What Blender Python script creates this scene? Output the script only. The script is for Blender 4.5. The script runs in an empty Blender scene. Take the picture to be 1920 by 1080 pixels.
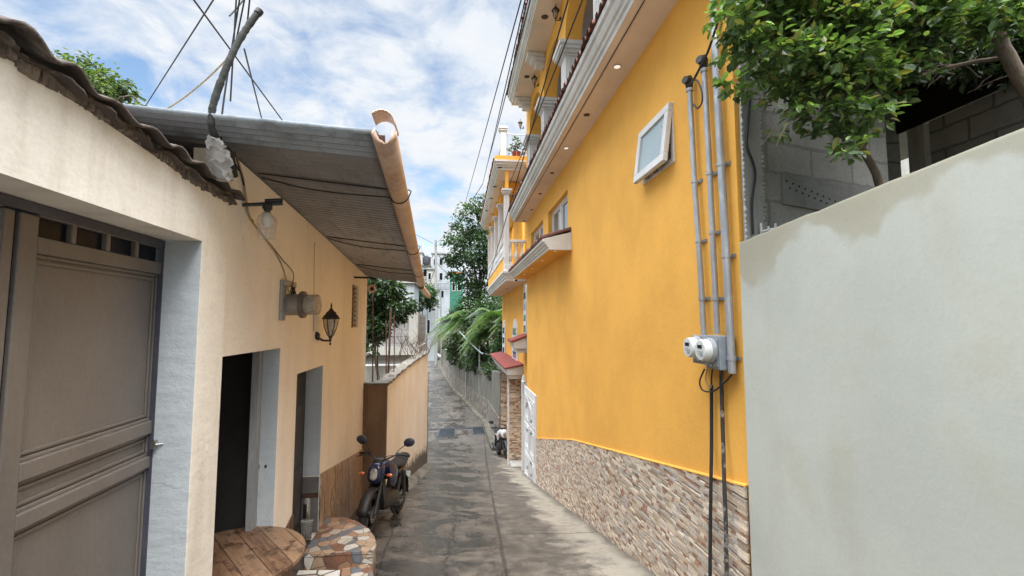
import bpy, math, random
from mathutils import Vector, Matrix, noise
R = math.radians
rnd = random.Random(7)
S = bpy.context.scene
COL = S.collection

# ------------------------------------------------------------------ camera model (eye at the origin)
F = 860.0
PSI = math.atan(101.0/F); PIT = math.atan(66.0/F)
FW = Vector((math.sin(PSI)*math.cos(PIT), math.cos(PSI)*math.cos(PIT), math.sin(PIT)))
RT = Vector((math.cos(PSI), -math.sin(PSI), 0))
UP = RT.cross(FW)
def ray(px, py): return FW + RT*((px-960)/F) + UP*((540-py)/F)
def PX(px, py, x):
    d = ray(px, py); return d*(x/d.x)
def PY(px, py, y):
    d = ray(px, py); return d*(y/d.y)
def PZ(px, py, z):
    d = ray(px, py); return d*(z/d.z)
XR = 1.85            # the yellow facade's plane
WL = 1.29            # distance of the left facade
_d = ray(835, 606); PHI = math.atan2(_d.x, _d.y)
UL = Vector((math.sin(PHI), math.cos(PHI), 0)); NL = Vector((math.cos(PHI), -math.sin(PHI), 0))
def FL(p): return UL*p[0] + NL*(-WL+p[1]) + Vector((0, 0, p[2]))     # left frame: along, out to the street, up
def FR(p): return Vector((XR-p[1], p[0], p[2]))                        # right frame: the same
def LP(px, py, b=0):
    d = ray(px, py); k = (-WL+b)/d.dot(NL); q = d*k
    return q.dot(UL), q.z
def RP(px, py, b=0):
    q = PX(px, py, XR-b); return q.y, q.z

def interp(tab, y):
    if y <= tab[0][0]: 
        a, b = tab[0], tab[1]; return a[1]+(b[1]-a[1])/(b[0]-a[0])*(y-a[0])
    for a, b in zip(tab, tab[1:]):
        if y <= b[0]: return a[1]+(b[1]-a[1])*(y-a[0])/(b[0]-a[0])
    a, b = tab[-2], tab[-1]
    return b[1]+(b[1]-a[1])/(b[0]-a[0])*(y-b[0])
def sstep(a, b, x):
    t = max(0, min(1, (x-a)/(b-a))); return t*t*(3-2*t)
PROF = [(-8, .2), (0, -1.40), (4.17, -2.30), (10.5, -3.66), (12.5, -4.0), (14, -4.24), (16, -4.55), (18, -4.8), (20, -4.98), (22, -5.06), (24, -5.0), (30, -4.62), (45, -3.72), (60, -2.9), (90, -1.5)]
EDGE = [(0, 2.1), (20, 2.1), (22, 1.95), (27.4, .64), (31.4, -.25), (38.7, -1.1), (45.4, -1.95), (60, -4.0), (90, -8)]
def gz(x, y):
    z = sum(interp(PROF, y+k) for k in (-.6, -.3, 0, .3, .6))/5
    w = sstep(4, 8, y)*(1-sstep(14, 20, y))
    z += .075*w*max(0, 1.6-max(x, -2.5))
    return z
def on_ground(px, py):
    d = ray(px, py); y = 1.0
    while y < 120:
        q = d*(y/d.y)
        if q.z < gz(q.x, q.y): return q
        y += .02
    return d*(60/d.y)

# ------------------------------------------------------------------ mesh builder and object helpers
class MB:
    def __init__(s, T=None): s.v = []; s.f = []; s.c = []; s.T = T
    def add(s, vs, fs, col=None):
        o = len(s.v)
        for p in vs:
            s.v.append(tuple(s.T(p)) if s.T else tuple(p))
            s.c.append(col)
        for f in fs: s.f.append(tuple(i+o for i in f))
        return s
    def box(s, a0, a1, b0, b1, c0, c1, col=None):
        v = [(a0,b0,c0),(a1,b0,c0),(a1,b1,c0),(a0,b1,c0),(a0,b0,c1),(a1,b0,c1),(a1,b1,c1),(a0,b1,c1)]
        return s.add(v, [(0,3,2,1),(4,5,6,7),(0,1,5,4),(1,2,6,5),(2,3,7,6),(3,0,4,7)], col)
    def hexa(s, v, col=None):
        return s.add(v, [(0,3,2,1),(4,5,6,7),(0,1,5,4),(1,2,6,5),(2,3,7,6),(3,0,4,7)], col)
    def quad(s, a, b, c, d, col=None): return s.add([a,b,c,d], [(0,1,2,3)], col)
    def poly(s, pts, col=None): return s.add(pts, [tuple(range(len(pts)))], col)
    def prism(s, pts, d):            # polygon extruded by vector d
        n = len(pts); d = Vector(d); q = [Vector(p) for p in pts]
        fs = [tuple(range(n)), tuple(range(2*n-1, n-1, -1))]
        for i in range(n):
            j = (i+1) % n; fs.append((i, i+n, j+n, j))
        return s.add(q+[p+d for p in q], fs)
    def tube(s, path, r, n=8, cap=True, col=None):
        P = [Vector(s.T(p)) if s.T else Vector(p) for p in path]; T = s.T; s.T = None
        rr = r if isinstance(r, (list, tuple)) else [r]*len(P)
        vs = []; fs = []; prev = None
        for i, p in enumerate(P):
            t = (P[min(i+1, len(P)-1)]-P[max(i-1, 0)])
            t = t.normalized() if t.length > 1e-9 else Vector((0,0,1))
            if prev is None:
                u = Vector((0,0,1)).cross(t)
                if u.length < .05: u = Vector((1,0,0)).cross(t)
            else: u = prev - t*prev.dot(t)
            u.normalize(); prev = u; w = t.cross(u)
            for k in range(n):
                a = 2*math.pi*k/n; vs.append(p+(u*math.cos(a)+w*math.sin(a))*rr[i])
        for i in range(len(P)-1):
            for k in range(n):
                l = (k+1) % n
                fs.append((i*n+k, i*n+l, (i+1)*n+l, (i+1)*n+k))
        if cap: fs += [tuple(range(n-1, -1, -1)), tuple(range((len(P)-1)*n, len(P)*n))]
        s.add(vs, fs, col); s.T = T; return s
    def lathe(s, prof, o, ax=(0,0,1), n=16, sx=1.0, ref=None):     # (radius, height) along an axis
        ax = Vector(ax).normalized(); o = Vector(o)
        u = Vector(ref) if ref else (Vector((0,0,1)).cross(ax) if abs(ax.z) < .95 else Vector((1,0,0)))
        u = (u-ax*u.dot(ax)).normalized(); w = ax.cross(u); vs = []; fs = []
        for r, h in prof:
            for k in range(n):
                a = 2*math.pi*k/n; vs.append(o+ax*h+(u*math.cos(a)*sx+w*math.sin(a))*r)
        for i in range(len(prof)-1):
            for k in range(n):
                l = (k+1) % n; fs.append((i*n+k, i*n+l, (i+1)*n+l, (i+1)*n+k))
        if prof[0][0] > 1e-6: fs.append(tuple(range(n-1, -1, -1)))
        if prof[-1][0] > 1e-6: fs.append(tuple(range((len(prof)-1)*n, len(prof)*n)))
        return s.add(vs, fs)
    def ball(s, c, r, n=10, m=7):
        if not isinstance(r, (list, tuple)): r = (r, r, r)
        vs = []; fs = []
        for i in range(m+1):
            t = math.pi*i/m
            for k in range(n):
                a = 2*math.pi*k/n
                vs.append((c[0]+r[0]*math.sin(t)*math.cos(a), c[1]+r[1]*math.sin(t)*math.sin(a), c[2]+r[2]*math.cos(t)))
        for i in range(m):
            for k in range(n):
                l = (k+1) % n; fs.append((i*n+k, (i+1)*n+k, (i+1)*n+l, i*n+l))
        return s.add(vs, fs)
    def loft(s, rings, cap=True):     # rings of equal point count
        n = len(rings[0]); vs = [p for r in rings for p in r]; fs = []
        for i in range(len(rings)-1):
            for k in range(n):
                l = (k+1) % n; fs.append((i*n+k, i*n+l, (i+1)*n+l, (i+1)*n+k))
        if cap: fs += [tuple(range(n-1, -1, -1)), tuple(range((len(rings)-1)*n, len(rings)*n))]
        return s.add(vs, fs)
    def build(s, name, mat, parent=None, smooth=True, bevel=0, solid=0, sub=0, ang=38):
        me = bpy.data.meshes.new(name)
        if parent is not None:
            o = Vector(parent['_o']) if '_o' in parent else Vector((0,0,0))
        elif s.v and name not in ROOT0:
            xs = [p[0] for p in s.v]; ys = [p[1] for p in s.v]
            o = Vector(((min(xs)+max(xs))/2, (min(ys)+max(ys))/2, min(p[2] for p in s.v)))
        else: o = Vector((0,0,0))
        me.from_pydata([(p[0]-o.x, p[1]-o.y, p[2]-o.z) for p in s.v], [], s.f)
        me.materials.append(mat)
        if any(c is not None for c in s.c):
            ca = me.color_attributes.new('Col', 'FLOAT_COLOR', 'POINT')
            flat = []
            for c in s.c: flat += (list(c)+[1]) if c is not None else [1,1,1,1]
            ca.data.foreach_set('color', flat)
        if smooth:
            me.polygons.foreach_set('use_smooth', [True]*len(me.polygons))
            me.set_sharp_from_angle(angle=R(ang))
        ob = bpy.data.objects.new(name, me); COL.objects.link(ob)
        if parent is not None:
            ob.parent = parent; ob['_o'] = list(o)
        else:
            ob.location = o; ob['_o'] = list(o)
        if solid:
            m = ob.modifiers.new('s', 'SOLIDIFY'); m.thickness = solid; m.offset = 0
        if bevel:
            m = ob.modifiers.new('b', 'BEVEL'); m.width = bevel; m.segments = 2; m.limit_method = 'ANGLE'; m.angle_limit = R(40)
        if sub:
            m = ob.modifiers.new('u', 'SUBSURF'); m.levels = sub; m.render_levels = sub
        return ob
ROOT0 = {'road', 'ground', 'kerb'}
def tag(o, label, cat, group=None):
    o['label'] = label; o['category'] = cat
    if group: o['group'] = group
    return o
def thing(name, label, cat, loc, group=None):
    o = bpy.data.objects.new(name, None); COL.objects.link(o)
    o.location = loc; o['_o'] = list(loc); o.empty_display_size = .1
    return tag(o, label, cat, group)
def struct(o): o['kind'] = 'structure'; return o
def dup(root, delta, label=None, group=None):
    r = root.copy(); COL.objects.link(r); r.location = root.location + Vector(delta)
    if label: r['label'] = label
    if group: r['group'] = group
    for ch in root.children:
        c = ch.copy(); COL.objects.link(c); c.parent = r
        for g in ch.children:
            d = g.copy(); COL.objects.link(d); d.parent = c
    return r
def sag(a, b, k, n=14):
    a = Vector(a); b = Vector(b)
    return [a.lerp(b, i/n) - Vector((0,0,1))*k*4*(i/n)*(1-i/n) for i in range(n+1)]
def smoothpath(pts, n=6):
    P = [Vector(p) for p in pts]; out = []
    for i in range(len(P)-1):
        p0 = P[max(i-1,0)]; p1 = P[i]; p2 = P[i+1]; p3 = P[min(i+2, len(P)-1)]
        for k in range(n):
            t = k/n
            out.append(.5*((2*p1)+(p2-p0)*t+(2*p0-5*p1+4*p2-p3)*t*t+(3*p1-p0-3*p2+p3)*t**3))
    out.append(P[-1]); return out

# ------------------------------------------------------------------ materials
def newmat(name):
    m = bpy.data.materials.new(name); m.use_nodes = True
    nt = m.node_tree; b = nt.nodes['Principled BSDF']; return m, nt, b
def nd(nt, t, **kw):
    n = nt.nodes.new(t)
    for k, v in kw.items():
        if k in n.inputs: n.inputs[k].default_value = v
        else: setattr(n, k, v)
    return n
def lk(nt, a, b): nt.links.new(a, b)
def ramp(nt, fac, stops):
    r = nt.nodes.new('ShaderNodeValToRGB'); e = r.color_ramp.elements
    while len(e) < len(stops): e.new(.5)
    for i, (p, c) in enumerate(stops):
        e[i].position = p; e[i].color = (c[0], c[1], c[2], 1) if isinstance(c, (tuple, list)) else (c, c, c, 1)
    lk(nt, fac, r.inputs[0]); return r.outputs[0]
def coords(nt, scale=(1,1,1), kind='Object'):
    t = nt.nodes.new('ShaderNodeTexCoord'); m = nt.nodes.new('ShaderNodeMapping')
    m.inputs['Scale'].default_value = scale; lk(nt, t.outputs[kind], m.inputs[0]); return m.outputs[0]
def mixc(nt, fac, a, b, mode='MIX'):
    m = nt.nodes.new('ShaderNodeMix'); m.data_type = 'RGBA'; m.blend_type = mode
    for s, i in ((fac, 0), (a, 6), (b, 7)):
        if isinstance(s, (int, float)): m.inputs[i].default_value = s
        elif isinstance(s, (tuple, list)): m.inputs[i].default_value = (s[0], s[1], s[2], 1)
        else: lk(nt, s, m.inputs[i])
    return m.outputs[2]
def math_(nt, op, a, b=None, c=None):
    m = nt.nodes.new('ShaderNodeMath'); m.operation = op
    for i, s in enumerate((a, b, c)):
        if s is None: continue
        if isinstance(s, (int, float)): m.inputs[i].default_value = s
        else: lk(nt, s, m.inputs[i])
    return m.outputs[0]
def noise_(nt, vec, scale, detail=6, rough=.55, dist=0):
    n = nd(nt, 'ShaderNodeTexNoise', Scale=scale, Detail=detail, Roughness=rough, Distortion=dist)
    lk(nt, vec, n.inputs['Vector']); return n.outputs['Fac']
def bump(nt, b, h, strength, dist=.02):
    n = nd(nt, 'ShaderNodeBump', Strength=strength, Distance=dist); lk(nt, h, n.inputs['Height']); lk(nt, n.outputs[0], b.inputs['Normal'])
def mk(name, c1, c2=None, scale=3, rough=.8, bmp=.15, bscale=60, stretch=(1,1,1), metal=0, lo=.35, hi=.65, c3=None, s3=12, rv=.1, bdist=.01, spec=.3):
    m, nt, b = newmat(name); v = coords(nt, stretch)
    if c2 is None: c2 = tuple(x*.75 for x in c1)
    f = noise_(nt, v, scale, 8, .6)
    col = ramp(nt, f, [(lo, c1), (hi, c2)])
    if c3:
        f3 = noise_(nt, v, s3, 5, .65)
        col = mixc(nt, ramp(nt, f3, [(.52, 0.0), (.7, .75)]), col, c3)
    fine = noise_(nt, v, bscale, 4, .6)
    col = mixc(nt, .22, col, ramp(nt, fine, [(.3, .25), (.7, 1.0)]), 'MULTIPLY')
    lk(nt, col, b.inputs['Base Color'])
    lk(nt, math_(nt, 'ADD', math_(nt, 'MULTIPLY', f, 2*rv), rough-rv), b.inputs['Roughness'])
    b.inputs['Metallic'].default_value = metal; b.inputs['Specular IOR Level'].default_value = spec
    if bmp: bump(nt, b, math_(nt, 'ADD', fine, math_(nt, 'MULTIPLY', f, 1.5)), bmp, bdist)
    return m
def plaster(name, c, dirt, amt=.5, drip=True, bmp=.25, big=1.1):
    m, nt, b = newmat(name); v = coords(nt); vs = coords(nt, (3.0, 3.0, .35))
    n1 = noise_(nt, v, big, 8, .62); n2 = noise_(nt, vs, 2.2, 7, .6); n3 = noise_(nt, v, 9, 6, .65)
    d1 = tuple(x*.86 for x in c)
    col = ramp(nt, n1, [(.36, c), (.64, d1)])
    f = ramp(nt, n2, [(.50, 0.0), (.72, amt)]) if drip else ramp(nt, n1, [(.5, 0.0), (.75, amt)])
    col = mixc(nt, f, col, dirt)
    col = mixc(nt, ramp(nt, n3, [(.56, 0.0), (.72, amt*.5)]), col, dirt)
    vo = nd(nt, 'ShaderNodeTexVoronoi', Scale=.8, feature='DISTANCE_TO_EDGE'); dd = nt.nodes.new('ShaderNodeVectorMath'); dd.operation = 'MULTIPLY_ADD'
    nn = nd(nt, 'ShaderNodeTexNoise', Scale=5.0, Detail=5.0); lk(nt, v, nn.inputs[0]); lk(nt, nn.outputs['Color'], dd.inputs[0]); dd.inputs[1].default_value = (.3,.3,.3); lk(nt, v, dd.inputs[2]); lk(nt, dd.outputs[0], vo.inputs['Vector'])
    ck = math_(nt, 'MULTIPLY', ramp(nt, vo.outputs['Distance'], [(.001, 1.0), (.004, 0.0)]), ramp(nt, n1, [(.5, 0.0), (.6, amt)]))
    col = mixc(nt, ck, col, tuple(x*.45 for x in dirt))
    fine = noise_(nt, v, 55, 5, .7); mid = noise_(nt, coords(nt, (1.0,1.0,2.2)), 7, 4, .5)
    col = mixc(nt, .15, col, ramp(nt, fine, [(.3, .3), (.65, 1.0)]), 'MULTIPLY')
    lk(nt, col, b.inputs['Base Color']); b.inputs['Roughness'].default_value = .88; b.inputs['Specular IOR Level'].default_value = .2
    bump(nt, b, math_(nt, 'ADD', math_(nt, 'MULTIPLY', fine, .35), mid), bmp, .02)
    return m
def attrmat(name, rough=.7, bmp=.2, bscale=50, transl=0, spec=.3):
    m, nt, b = newmat(name); a = nd(nt, 'ShaderNodeAttribute', attribute_name='Col'); v = coords(nt)
    n = noise_(nt, v, bscale, 5, .65)
    col = mixc(nt, .45, a.outputs['Color'], ramp(nt, n, [(.3, .45), (.7, 1.15)]), 'MULTIPLY')
    lk(nt, col, b.inputs['Base Color']); b.inputs['Roughness'].default_value = rough; b.inputs['Specular IOR Level'].default_value = spec
    if bmp: bump(nt, b, n, bmp, .004)
    if transl:
        t = nt.nodes.new('ShaderNodeBsdfTranslucent'); mx = nt.nodes.new('ShaderNodeMixShader'); mx.inputs[0].default_value = transl
        c2 = mixc(nt, 1.0, col, (1.6, 1.75, .7), 'MULTIPLY'); lk(nt, c2, t.inputs[0])
        lk(nt, b.outputs[0], mx.inputs[1]); lk(nt, t.outputs[0], mx.inputs[2])
        lk(nt, mx.outputs[0], nt.nodes['Material Output'].inputs[0])
    return m
def blockmat(name, plane, c1=(.33,.32,.30), c2=(.25,.245,.235), mortar=(.20,.195,.185), bw=.40, bh=.20, bmp=.5):
    m, nt, b = newmat(name); t = nd(nt, 'ShaderNodeNewGeometry'); sp = nt.nodes.new('ShaderNodeSeparateXYZ'); lk(nt, t.outputs['Position'], sp.inputs[0])
    cb = nt.nodes.new('ShaderNodeCombineXYZ'); lk(nt, sp.outputs['X' if plane == 'x' else 'Y'], cb.inputs[0]); lk(nt, sp.outputs['Z'], cb.inputs[1])
    br = nd(nt, 'ShaderNodeTexBrick', Scale=1.0); br.inputs['Brick Width'].default_value = bw; br.inputs['Row Height'].default_value = bh
    br.inputs['Mortar Size'].default_value = .012; br.inputs['Color1'].default_value = (*c1, 1); br.inputs['Color2'].default_value = (*c2, 1); br.inputs['Mortar'].default_value = (*mortar, 1)
    v = coords(nt); n1 = noise_(nt, v, 1.6, 8, .65); n2 = noise_(nt, v, 45, 5, .7)
    dv = nt.nodes.new('ShaderNodeVectorMath'); dv.operation = 'MULTIPLY_ADD'
    nn = nd(nt, 'ShaderNodeTexNoise', Scale=9.0); lk(nt, v, nn.inputs[0]); lk(nt, nn.outputs['Color'], dv.inputs[0]); dv.inputs[1].default_value = (.03,.03,0); lk(nt, cb.outputs[0], dv.inputs[2]); lk(nt, dv.outputs[0], br.inputs[0])
    col = mixc(nt, ramp(nt, n1, [(.4, 0.0), (.7, .6)]), br.outputs[0], tuple(x*.55 for x in c2))
    col = mixc(nt, .4, col, ramp(nt, n2, [(.3, .4), (.7, 1.1)]), 'MULTIPLY')
    lk(nt, col, b.inputs['Base Color']); b.inputs['Roughness'].default_value = .92; b.inputs['Specular IOR Level'].default_value = .15
    bump(nt, b, math_(nt, 'SUBTRACT', math_(nt, 'MULTIPLY', n2, .35), br.outputs['Fac']), bmp, .012)
    return m
def mosaic(name, cols, scale=7.0, rough=.3, rand=1.0):
    m, nt, b = newmat(name); v = coords(nt)
    a = nd(nt, 'ShaderNodeTexVoronoi', Scale=scale, Randomness=rand); lk(nt, v, a.inputs['Vector'])
    e = nd(nt, 'ShaderNodeTexVoronoi', Scale=scale, Randomness=rand, feature='DISTANCE_TO_EDGE'); lk(nt, v, e.inputs['Vector'])
    sp = nt.nodes.new('ShaderNodeSeparateXYZ'); lk(nt, a.outputs['Color'], sp.inputs[0])
    r = nt.nodes.new('ShaderNodeValToRGB'); r.color_ramp.interpolation = 'CONSTANT'; el = r.color_ramp.elements
    while len(el) < len(cols): el.new(.5)
    for i, c in enumerate(cols): el[i].position = i/len(cols); el[i].color = (*c, 1)
    lk(nt, sp.outputs[0], r.inputs[0])
    n = noise_(nt, v, 22, 6, .65)
    col = mixc(nt, .4, r.outputs[0], ramp(nt, n, [(.3, .45), (.7, 1.1)]), 'MULTIPLY')
    g = ramp(nt, e.outputs['Distance'], [(.02, 0.0), (.045, 1.0)])
    col = mixc(nt, g, (.12,.10,.085), col)
    lk(nt, col, b.inputs['Base Color']); b.inputs['Roughness'].default_value = rough
    bump(nt, b, g, .4, .006); return m
def glassy(name, c, rough=.08, spec=.8):
    m, nt, b = newmat(name); v = coords(nt); n = noise_(nt, v, 3, 4, .5)
    lk(nt, ramp(nt, n, [(.3, c), (.7, tuple(x*.6 for x in c))]), b.inputs['Base Color'])
    b.inputs['Roughness'].default_value = rough; b.inputs['Specular IOR Level'].default_value = spec; return m
def clear(name, c=(.9,.92,.92), alpha=.3, rough=.15):
    m, nt, b = newmat(name); v = coords(nt); n = noise_(nt, v, 14, 5, .6)
    lk(nt, ramp(nt, n, [(.3, c), (.7, tuple(x*.8 for x in c))]), b.inputs['Base Color']); b.inputs['Roughness'].default_value = rough
    lk(nt, ramp(nt, n, [(.35, max(alpha-.15, .03)), (.7, alpha+.2)]), b.inputs['Alpha']); return m

MT = {}
MT['yellow'] = plaster('yellow_paint', (.82,.425,.085), (.72,.355,.07), .12, True, .10)
MT['yellow_dark'] = plaster('orange_paint', (.80,.40,.075), (.62,.28,.05), .2, True, .1)
MT['soffit'] = plaster('soffit_paint', (.78,.63,.49), (.62,.49,.37), .3, False, .08)
MT['trim'] = plaster('white_trim', (.66,.65,.63), (.42,.40,.38), .45, True, .1)
MT['white'] = plaster('white_plaster', (.70,.69,.67), (.45,.43,.40), .5, True, .15)
MT['cream'] = plaster('cream_plaster', (.90,.835,.73), (.50,.40,.31), .36, True, .22, .7)
MT['cream_warm'] = plaster('warm_cream_plaster', (.92,.835,.73), (.68,.56,.45), .3, True, .22, .7)
MT['peach'] = plaster('peach_plaster', (.76,.55,.38), (.40,.28,.20), .5, True, .3)
MT['reveal'] = plaster('grey_blue_reveal', (.47,.50,.52), (.34,.35,.36), .5, True, .35)
MT['brownwall'] = mk('damp_brown_plaster', (.23,.145,.085), (.10,.06,.035), 2.2, .75, .25, 40, (1.5,1.5,.4), lo=.3, hi=.7)
MT['concrete'] = plaster('raw_concrete', (.34,.34,.325), (.18,.18,.17), .7, True, .8)
MT['darkconc'] = plaster('dark_concrete', (.20,.20,.195), (.11,.11,.105), .6, True, .6)
MT['paleconc'] = plaster('pale_concrete', (.40,.39,.36), (.24,.23,.21), .6, True, .5)
MT['block_y'] = blockmat('concrete_block_y', 'y', (.30,.29,.275), (.23,.225,.215), (.13,.128,.125))
MT['paleblock'] = blockmat('pale_block', 'x', (.33,.325,.31), (.26,.255,.25), (.17,.168,.165), .42, .22)
MT['stone'] = attrmat('stone_veneer', .8, .5, 60)
MT['rubble'] = mosaic('rubble_masonry', [(.20,.17,.14),(.27,.23,.18),(.15,.13,.11),(.32,.28,.23),(.22,.18,.14)], 6, .85)
MT['mosaic'] = mosaic('broken_tile_mosaic', [(.42,.27,.17),(.26,.12,.075),(.48,.42,.34),(.36,.21,.13),(.20,.10,.065),(.16,.17,.19),(.45,.31,.21),(.40,.28,.18),(.55,.51,.45)], 11, .3)
MT['tilefloor'] = mosaic('threshold_tile', [(.10,.075,.06),(.16,.11,.09),(.07,.055,.05),(.2,.15,.12)], 16, .4)
MT['whitetile'] = mosaic('white_tile', [(.70,.68,.62),(.66,.63,.56),(.72,.70,.66),(.62,.58,.5)], 4, .25)
MT['door_paint'] = mk('taupe_door_paint', (.175,.148,.125), (.135,.115,.10), 2.2, .45, .06, 70, (1,1,.6), spec=.5)
MT['door_edge'] = mk('dark_door_edge', (.075,.075,.095), (.05,.05,.065), 4, .5, .05)
MT['black'] = mk('black_metal', (.022,.021,.022), (.012,.012,.013), 6, .42, .05, spec=.5)
MT['darkdoor'] = mk('black_door_paint', (.060,.060,.072), (.045,.045,.055), 4, .45, .05, spec=.2)
MT['pane'] = glassy('dark_pane', (.012,.014,.022), .2, .12)
MT['glass'] = glassy('window_glass', (.13,.17,.19), .05, .9)
MT['frost'] = mk('frosted_glass', (.36,.44,.45), (.32,.40,.42), 3, .3, .0, spec=.6)
MT['fibre'] = mk('weathered_fibre_cement', (.12,.092,.075), (.06,.047,.042), 4, .9, .5, 50, c3=(.24,.21,.18), s3=9)
MT['mortar'] = mk('crumbled_mortar', (.30,.25,.20), (.13,.10,.085), 9, .95, .8, 40)
MT['pvc'] = mk('tan_pvc', (.62,.43,.31), (.52,.34,.23), 3, .42, .08, 60, c3=(.38,.23,.16), s3=5, spec=.5)
MT['pvc_white'] = mk('pale_pvc', (.78,.68,.62), (.60,.45,.36), 4, .45, .05)
MT['galv'] = mk('galvanised_steel', (.46,.47,.48), (.32,.33,.35), 6, .42, .1, 60, (1,1,.3), metal=.55, c3=(.68,.67,.64), s3=16)
MT['meterbox'] = mk('grey_meter_box', (.30,.33,.36), (.22,.245,.27), 5, .45, .1, metal=.35)
MT['meterface'] = mk('meter_plastic', (.58,.60,.57), (.5,.52,.5), 5, .35, .02, spec=.5)
MT['meterold'] = mk('worn_meter_metal', (.42,.40,.36), (.25,.22,.19), 7, .5, .2, metal=.3)
MT['cover'] = clear('clear_cover', (.42,.34,.26), .55, .12)
MT['lampglass'] = clear('lamp_glass', (.42,.36,.30), .45, .1)
MT['bag'] = clear('plastic_bag', (.62,.58,.54), .3, .25)
MT['bagwhite'] = clear('white_plastic_wrap', (.50,.49,.47), .62, .3)
MT['rust'] = mk('rusty_steel', (.12,.06,.04), (.06,.035,.03), 14, .85, .3)
MT['wood'] = None
MT['beam'] = mk('old_timber', (.16,.10,.06), (.07,.045,.03), 3, .8, .4, 40, (.6,6,6))
MT['bark'] = mk('bark', (.17,.13,.10), (.09,.07,.055), 5, .95, .8, 30, (2,2,.5))
MT['leaf'] = attrmat('leaf', .42, 0, 40, .34, .45)
MT['fruit'] = mk('lime_fruit', (.30,.42,.07), (.22,.34,.05), 12, .4, .1)
MT['cable'] = mk('black_cable', (.02,.02,.022), (.03,.03,.03), 8, .6, .0)
MT['cable_tan'] = mk('tan_cable', (.42,.34,.20), (.32,.26,.16), 8, .6, .0)
MT['tile'] = attrmat('clay_tile', .75, .35, 30)
MT['redroof'] = mk('red_roof_paint', (.26,.055,.045), (.19,.04,.035), 5, .6, .15, 30)
MT['blue'] = mk('dark_blue_paint', (.010,.017,.055), (.008,.013,.04), 3, .25, .0, spec=.6)
MT['bikewhite'] = mk('white_bike_paint', (.7,.7,.7), (.62,.62,.62), 3, .3, .0, spec=.6)
MT['plastic'] = mk('black_plastic', (.020,.018,.018), (.028,.024,.022), 8, .5, .08, spec=.4)
MT['rubber'] = mk('tyre_rubber', (.022,.020,.020), (.035,.03,.028), 14, .85, .2)
MT['chrome'] = mk('bright_metal', (.55,.54,.52), (.45,.44,.42), 5, .25, .0, metal=1)
MT['engine'] = mk('engine_metal', (.10,.095,.09), (.06,.055,.05), 9, .5, .2, metal=.6)
MT['amber'] = glassy('amber_lens', (.62,.13,.02), .15)
MT['lens'] = mk('headlight_lens', (.50,.48,.44), (.12,.11,.10), 11, .1, .3, 25, spec=.9)
MT['mirror'] = mk('mirror_shell', (.020,.025,.05), (.02,.02,.04), 4, .35, .0, spec=.6)
MT['green'] = mk('green_paint', (.05,.20,.135), (.035,.14,.095), 3, .8, .1)
MT['orange'] = mk('orange_trim', (.60,.24,.05), (.5,.2,.05), 3, .8, .1)
MT['shedroof_shade'] = mk('dark_roof_and_shade', (.022,.02,.019), (.012,.011,.011), 3, .95, .1, spec=.02)  # near-black of the roof sheets, also used for the painted eave shade
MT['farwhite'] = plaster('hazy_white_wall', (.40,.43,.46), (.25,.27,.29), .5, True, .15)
MT['tank'] = mk('dark_tank', (.03,.03,.035), (.05,.05,.055), 3, .6, .05)
MT['sack'] = mk('white_sack', (.72,.71,.68), (.58,.57,.54), 6, .7, .4, 20)
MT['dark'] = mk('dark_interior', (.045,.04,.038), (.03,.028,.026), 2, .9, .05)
MT['greyroom'] = plaster('grey_interior', (.42,.41,.40), (.30,.29,.28), .3, False, .1)
MT['greytile'] = mk('grey_skirting', (.16,.15,.145), (.11,.10,.10), 3, .4, .05)
MT['bulb'] = mk('pale_lens', (.8,.78,.72), (.75,.72,.66), 4, .3, .0)

def wood_table():
    m, nt, b = newmat('plank_wood'); v = coords(nt); v2 = coords(nt, (1,14,1))
    mp = nt.nodes.new('ShaderNodeMapping'); mp.inputs['Rotation'].default_value = (0,0,R(-38)); lk(nt, v, mp.inputs[0])
    sp = nt.nodes.new('ShaderNodeSeparateXYZ'); lk(nt, mp.outputs[0], sp.inputs[0])
    u = math_(nt, 'MULTIPLY', sp.outputs[0], 7.2); cell = math_(nt, 'FLOOR', u); fr = math_(nt, 'FRACT', u)
    wn = nd(nt, 'ShaderNodeTexWhiteNoise', noise_dimensions='1D'); lk(nt, cell, wn.inputs['W'])
    st = nt.nodes.new('ShaderNodeMapping'); st.inputs['Scale'].default_value = (26,3,3); lk(nt, mp.outputs[0], st.inputs[0])
    g = noise_(nt, st.outputs[0], 1.2, 8, .65, .6); k = noise_(nt, v, 9, 6, .7)
    c = ramp(nt, g, [(.3, (.06,.03,.017)), (.5, (.15,.08,.043)), (.72, (.25,.15,.085))])
    c = mixc(nt, ramp(nt, wn.outputs['Value'], [(.1, 0.0), (.9, .6)]), c, (.30,.19,.115))
    c = mixc(nt, ramp(nt, k, [(.52, 0.0), (.62, .85)]), c, (.045,.023,.015))
    gap = ramp(nt, math_(nt, 'ABSOLUTE', math_(nt, 'SUBTRACT', fr, .5)), [(.47, 0.0), (.49, 1.0)])
    c = mixc(nt, gap, c, (.03,.017,.012)); lk(nt, c, b.inputs['Base Color']); b.inputs['Roughness'].default_value = .5
    bump(nt, b, math_(nt, 'SUBTRACT', g, gap), .3, .006); return m
MT['wood'] = wood_table()
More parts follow.
